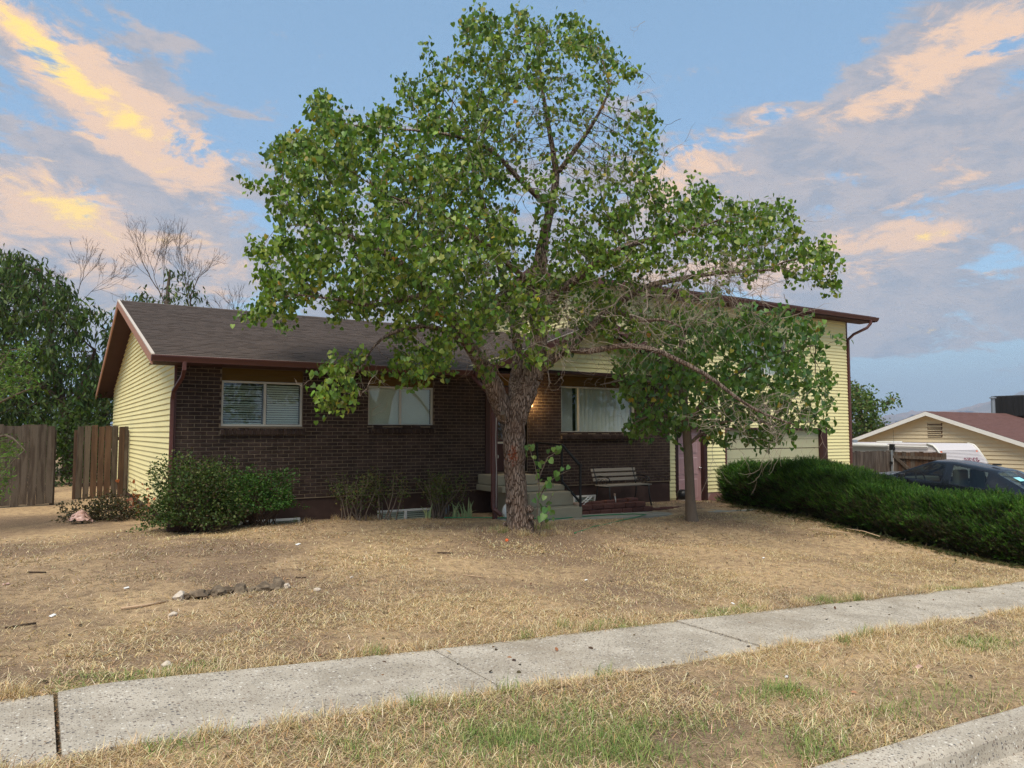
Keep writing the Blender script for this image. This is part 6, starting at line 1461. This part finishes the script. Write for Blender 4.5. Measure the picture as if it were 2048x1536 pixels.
blades('dry_grass', X, Y, np.where(isg, rg.uniform(.04, .11, n), rg.uniform(.035, .12, n)), rg.uniform(.0028, .0052, n), np.where(isg, rg.uniform(.3, 1.2, n), rg.uniform(.8, 1.54, n)), col, 'dry straw coloured grass with green patches between sidewalk and kerb')
# lawn, densest near the sidewalk
Xs, Ys = [], []
for nn, a in ((150000, (-3.2, 13.5, YU-.08, 7.4)), (120000, (-3.6, 14.6, 7.4, 9.8)), (100000, (-4.5, 15, 9.8, 13.6)), (9000, (-4.5, 1.6, 13.6, 19.5))):
    X, Y = area(nn, *a); Xs.append(X); Ys.append(Y)
X, Y = np.concatenate(Xs), np.concatenate(Ys); k = patchy(X, Y, .75, 54, .36, .64); edge = (Y < YU+.28); k |= edge & (rg.random(len(X)) < .75); X, Y = X[k], Y[k]; n = len(X)
soil = vnoise(X, Y, .42, 56)
w1 = palette(n, DRY, [30, 24, 18, 12, 8, 8], .15, rg); w2 = palette(n, [(.48, .37, .25), (.34, .26, .18), (.64, .52, .35), (.19, .135, .09), (.48, .31, .15)], [26, 24, 16, 16, 8], .15, rg)
mixp = rg.random(n) < sm(.40, .62, soil+.06*(X-6)/6*(Y < 11)); col = np.where(mixp[:, None], w2, w1)
gg_ = (Y < YU+.35) & (vnoise(X, Y, 1.6, 58) > .72) & (rg.random(n) < .5); col[gg_] = palette(int(gg_.sum()), GRN, [20, 20, 20, 20], .15, rg)
blades('dry_lawn_grass', X, Y, np.where(Y < YU+.3, rg.uniform(.035, .12, n), rg.uniform(.025, .10, n)), rg.uniform(.003, .0055, n)*np.where(Y > 9, 1.7, 1.15), rg.uniform(.85, 1.54, n), col, 'matted dry brown grass covering the front lawn')
# taller dead tufts along the paving and round the trunk
cx_ = np.concatenate([rg.uniform(-1, 12, 70), rg.uniform(-1, 10, 46), rg.normal(7.03, .34, 44), rg.uniform(2, 9.5, 30)]); cy_ = np.concatenate([rg.normal(YU+.08, .09, 70), rg.normal(YL-.05, .05, 46), rg.normal(10.88, .26, 44), rg.normal(13.45, .1, 30)])
ci = rg.integers(0, len(cx_), 12000); X = cx_[ci]+rg.normal(0, .05, 12000); Y = cy_[ci]+rg.normal(0, .04, 12000); k = free(X, Y); X, Y, ci = X[k], Y[k], ci[k]; n = len(X)
gt_ = (ci % 6 == 0); col = palette(n, DRY, [30, 20, 26, 12, 4, 10], .12, rg); col[gt_] = palette(int(gt_.sum()), GRN, [20, 20, 20, 16], .12, rg)
blades('grass_tufts', X, Y, rg.uniform(.06, .16, n), rg.uniform(.0025, .004, n), rg.uniform(.15, .95, n), col, 'taller dead grass tufts along the paving edges')
# fallen leaves and crumbs of debris
n = 1700; X = np.concatenate([rg.uniform(-3, 14, 1000), hedge_left(rg.uniform(6.2, 13, 300))-rg.gamma(1.5, .2, 300), rg.uniform(9.8, 15, 250), rg.normal(.15, .008, 150)]); Y = np.concatenate([rg.uniform(YK, 13.5, 1000), rg.uniform(6.2, 13, 300), rg.uniform(12.7, 13.7, 250), rg.uniform(YL, YU, 150)])
foliage('fallen_leaves', np.stack([X, Y, np.where((Y > YL) & (Y < YU), side_z(X)+.016, gz(X, Y)+.012)], 1), np.stack([rg.normal(0, 1, n), rg.normal(0, 1, n), rg.normal(.05, .15, n)], 1), np.stack([rg.normal(0, .35, n), rg.normal(0, .35, n), np.ones(n)], 1), np.where(np.abs(X-.15) < .04, .014, rg.uniform(.018, .05, n)), palette(n, [(.20, .12, .06), (.12, .075, .045), (.32, .16, .07), (.40, .28, .15), (.06, .045, .035)], [20, 20, 8, 14, 16], .2, rg), (OVAL, OVAL_F), None, M['leaf_dim'])
o = bpy.data.objects['fallen_leaves']; tag(o, 'scattered fallen brown leaves and bark crumbs', 'leaves', kind='stuff')
# ------------------------------------------------------------------ evening air
HAZE = True
if HAZE:
    hm = bpy.data.materials.new('evening haze'); hm.use_nodes = True; t = hm.node_tree; t.nodes.clear()
    pv = t.nodes.new('ShaderNodeVolumePrincipled'); pv.inputs['Density'].default_value = .00016; pv.inputs['Color'].default_value = (.66, .80, 1., 1); pv.inputs['Anisotropy'].default_value = .1
    oo = t.nodes.new('ShaderNodeOutputMaterial'); t.links.new(pv.outputs[0], oo.inputs['Volume'])
    hz_ = MB().box(-5600, 9600, -5600, 9600, -24, 620).build('haze', hm); tag(hz_, 'thin evening haze over the valley', 'haze', kind='stuff')
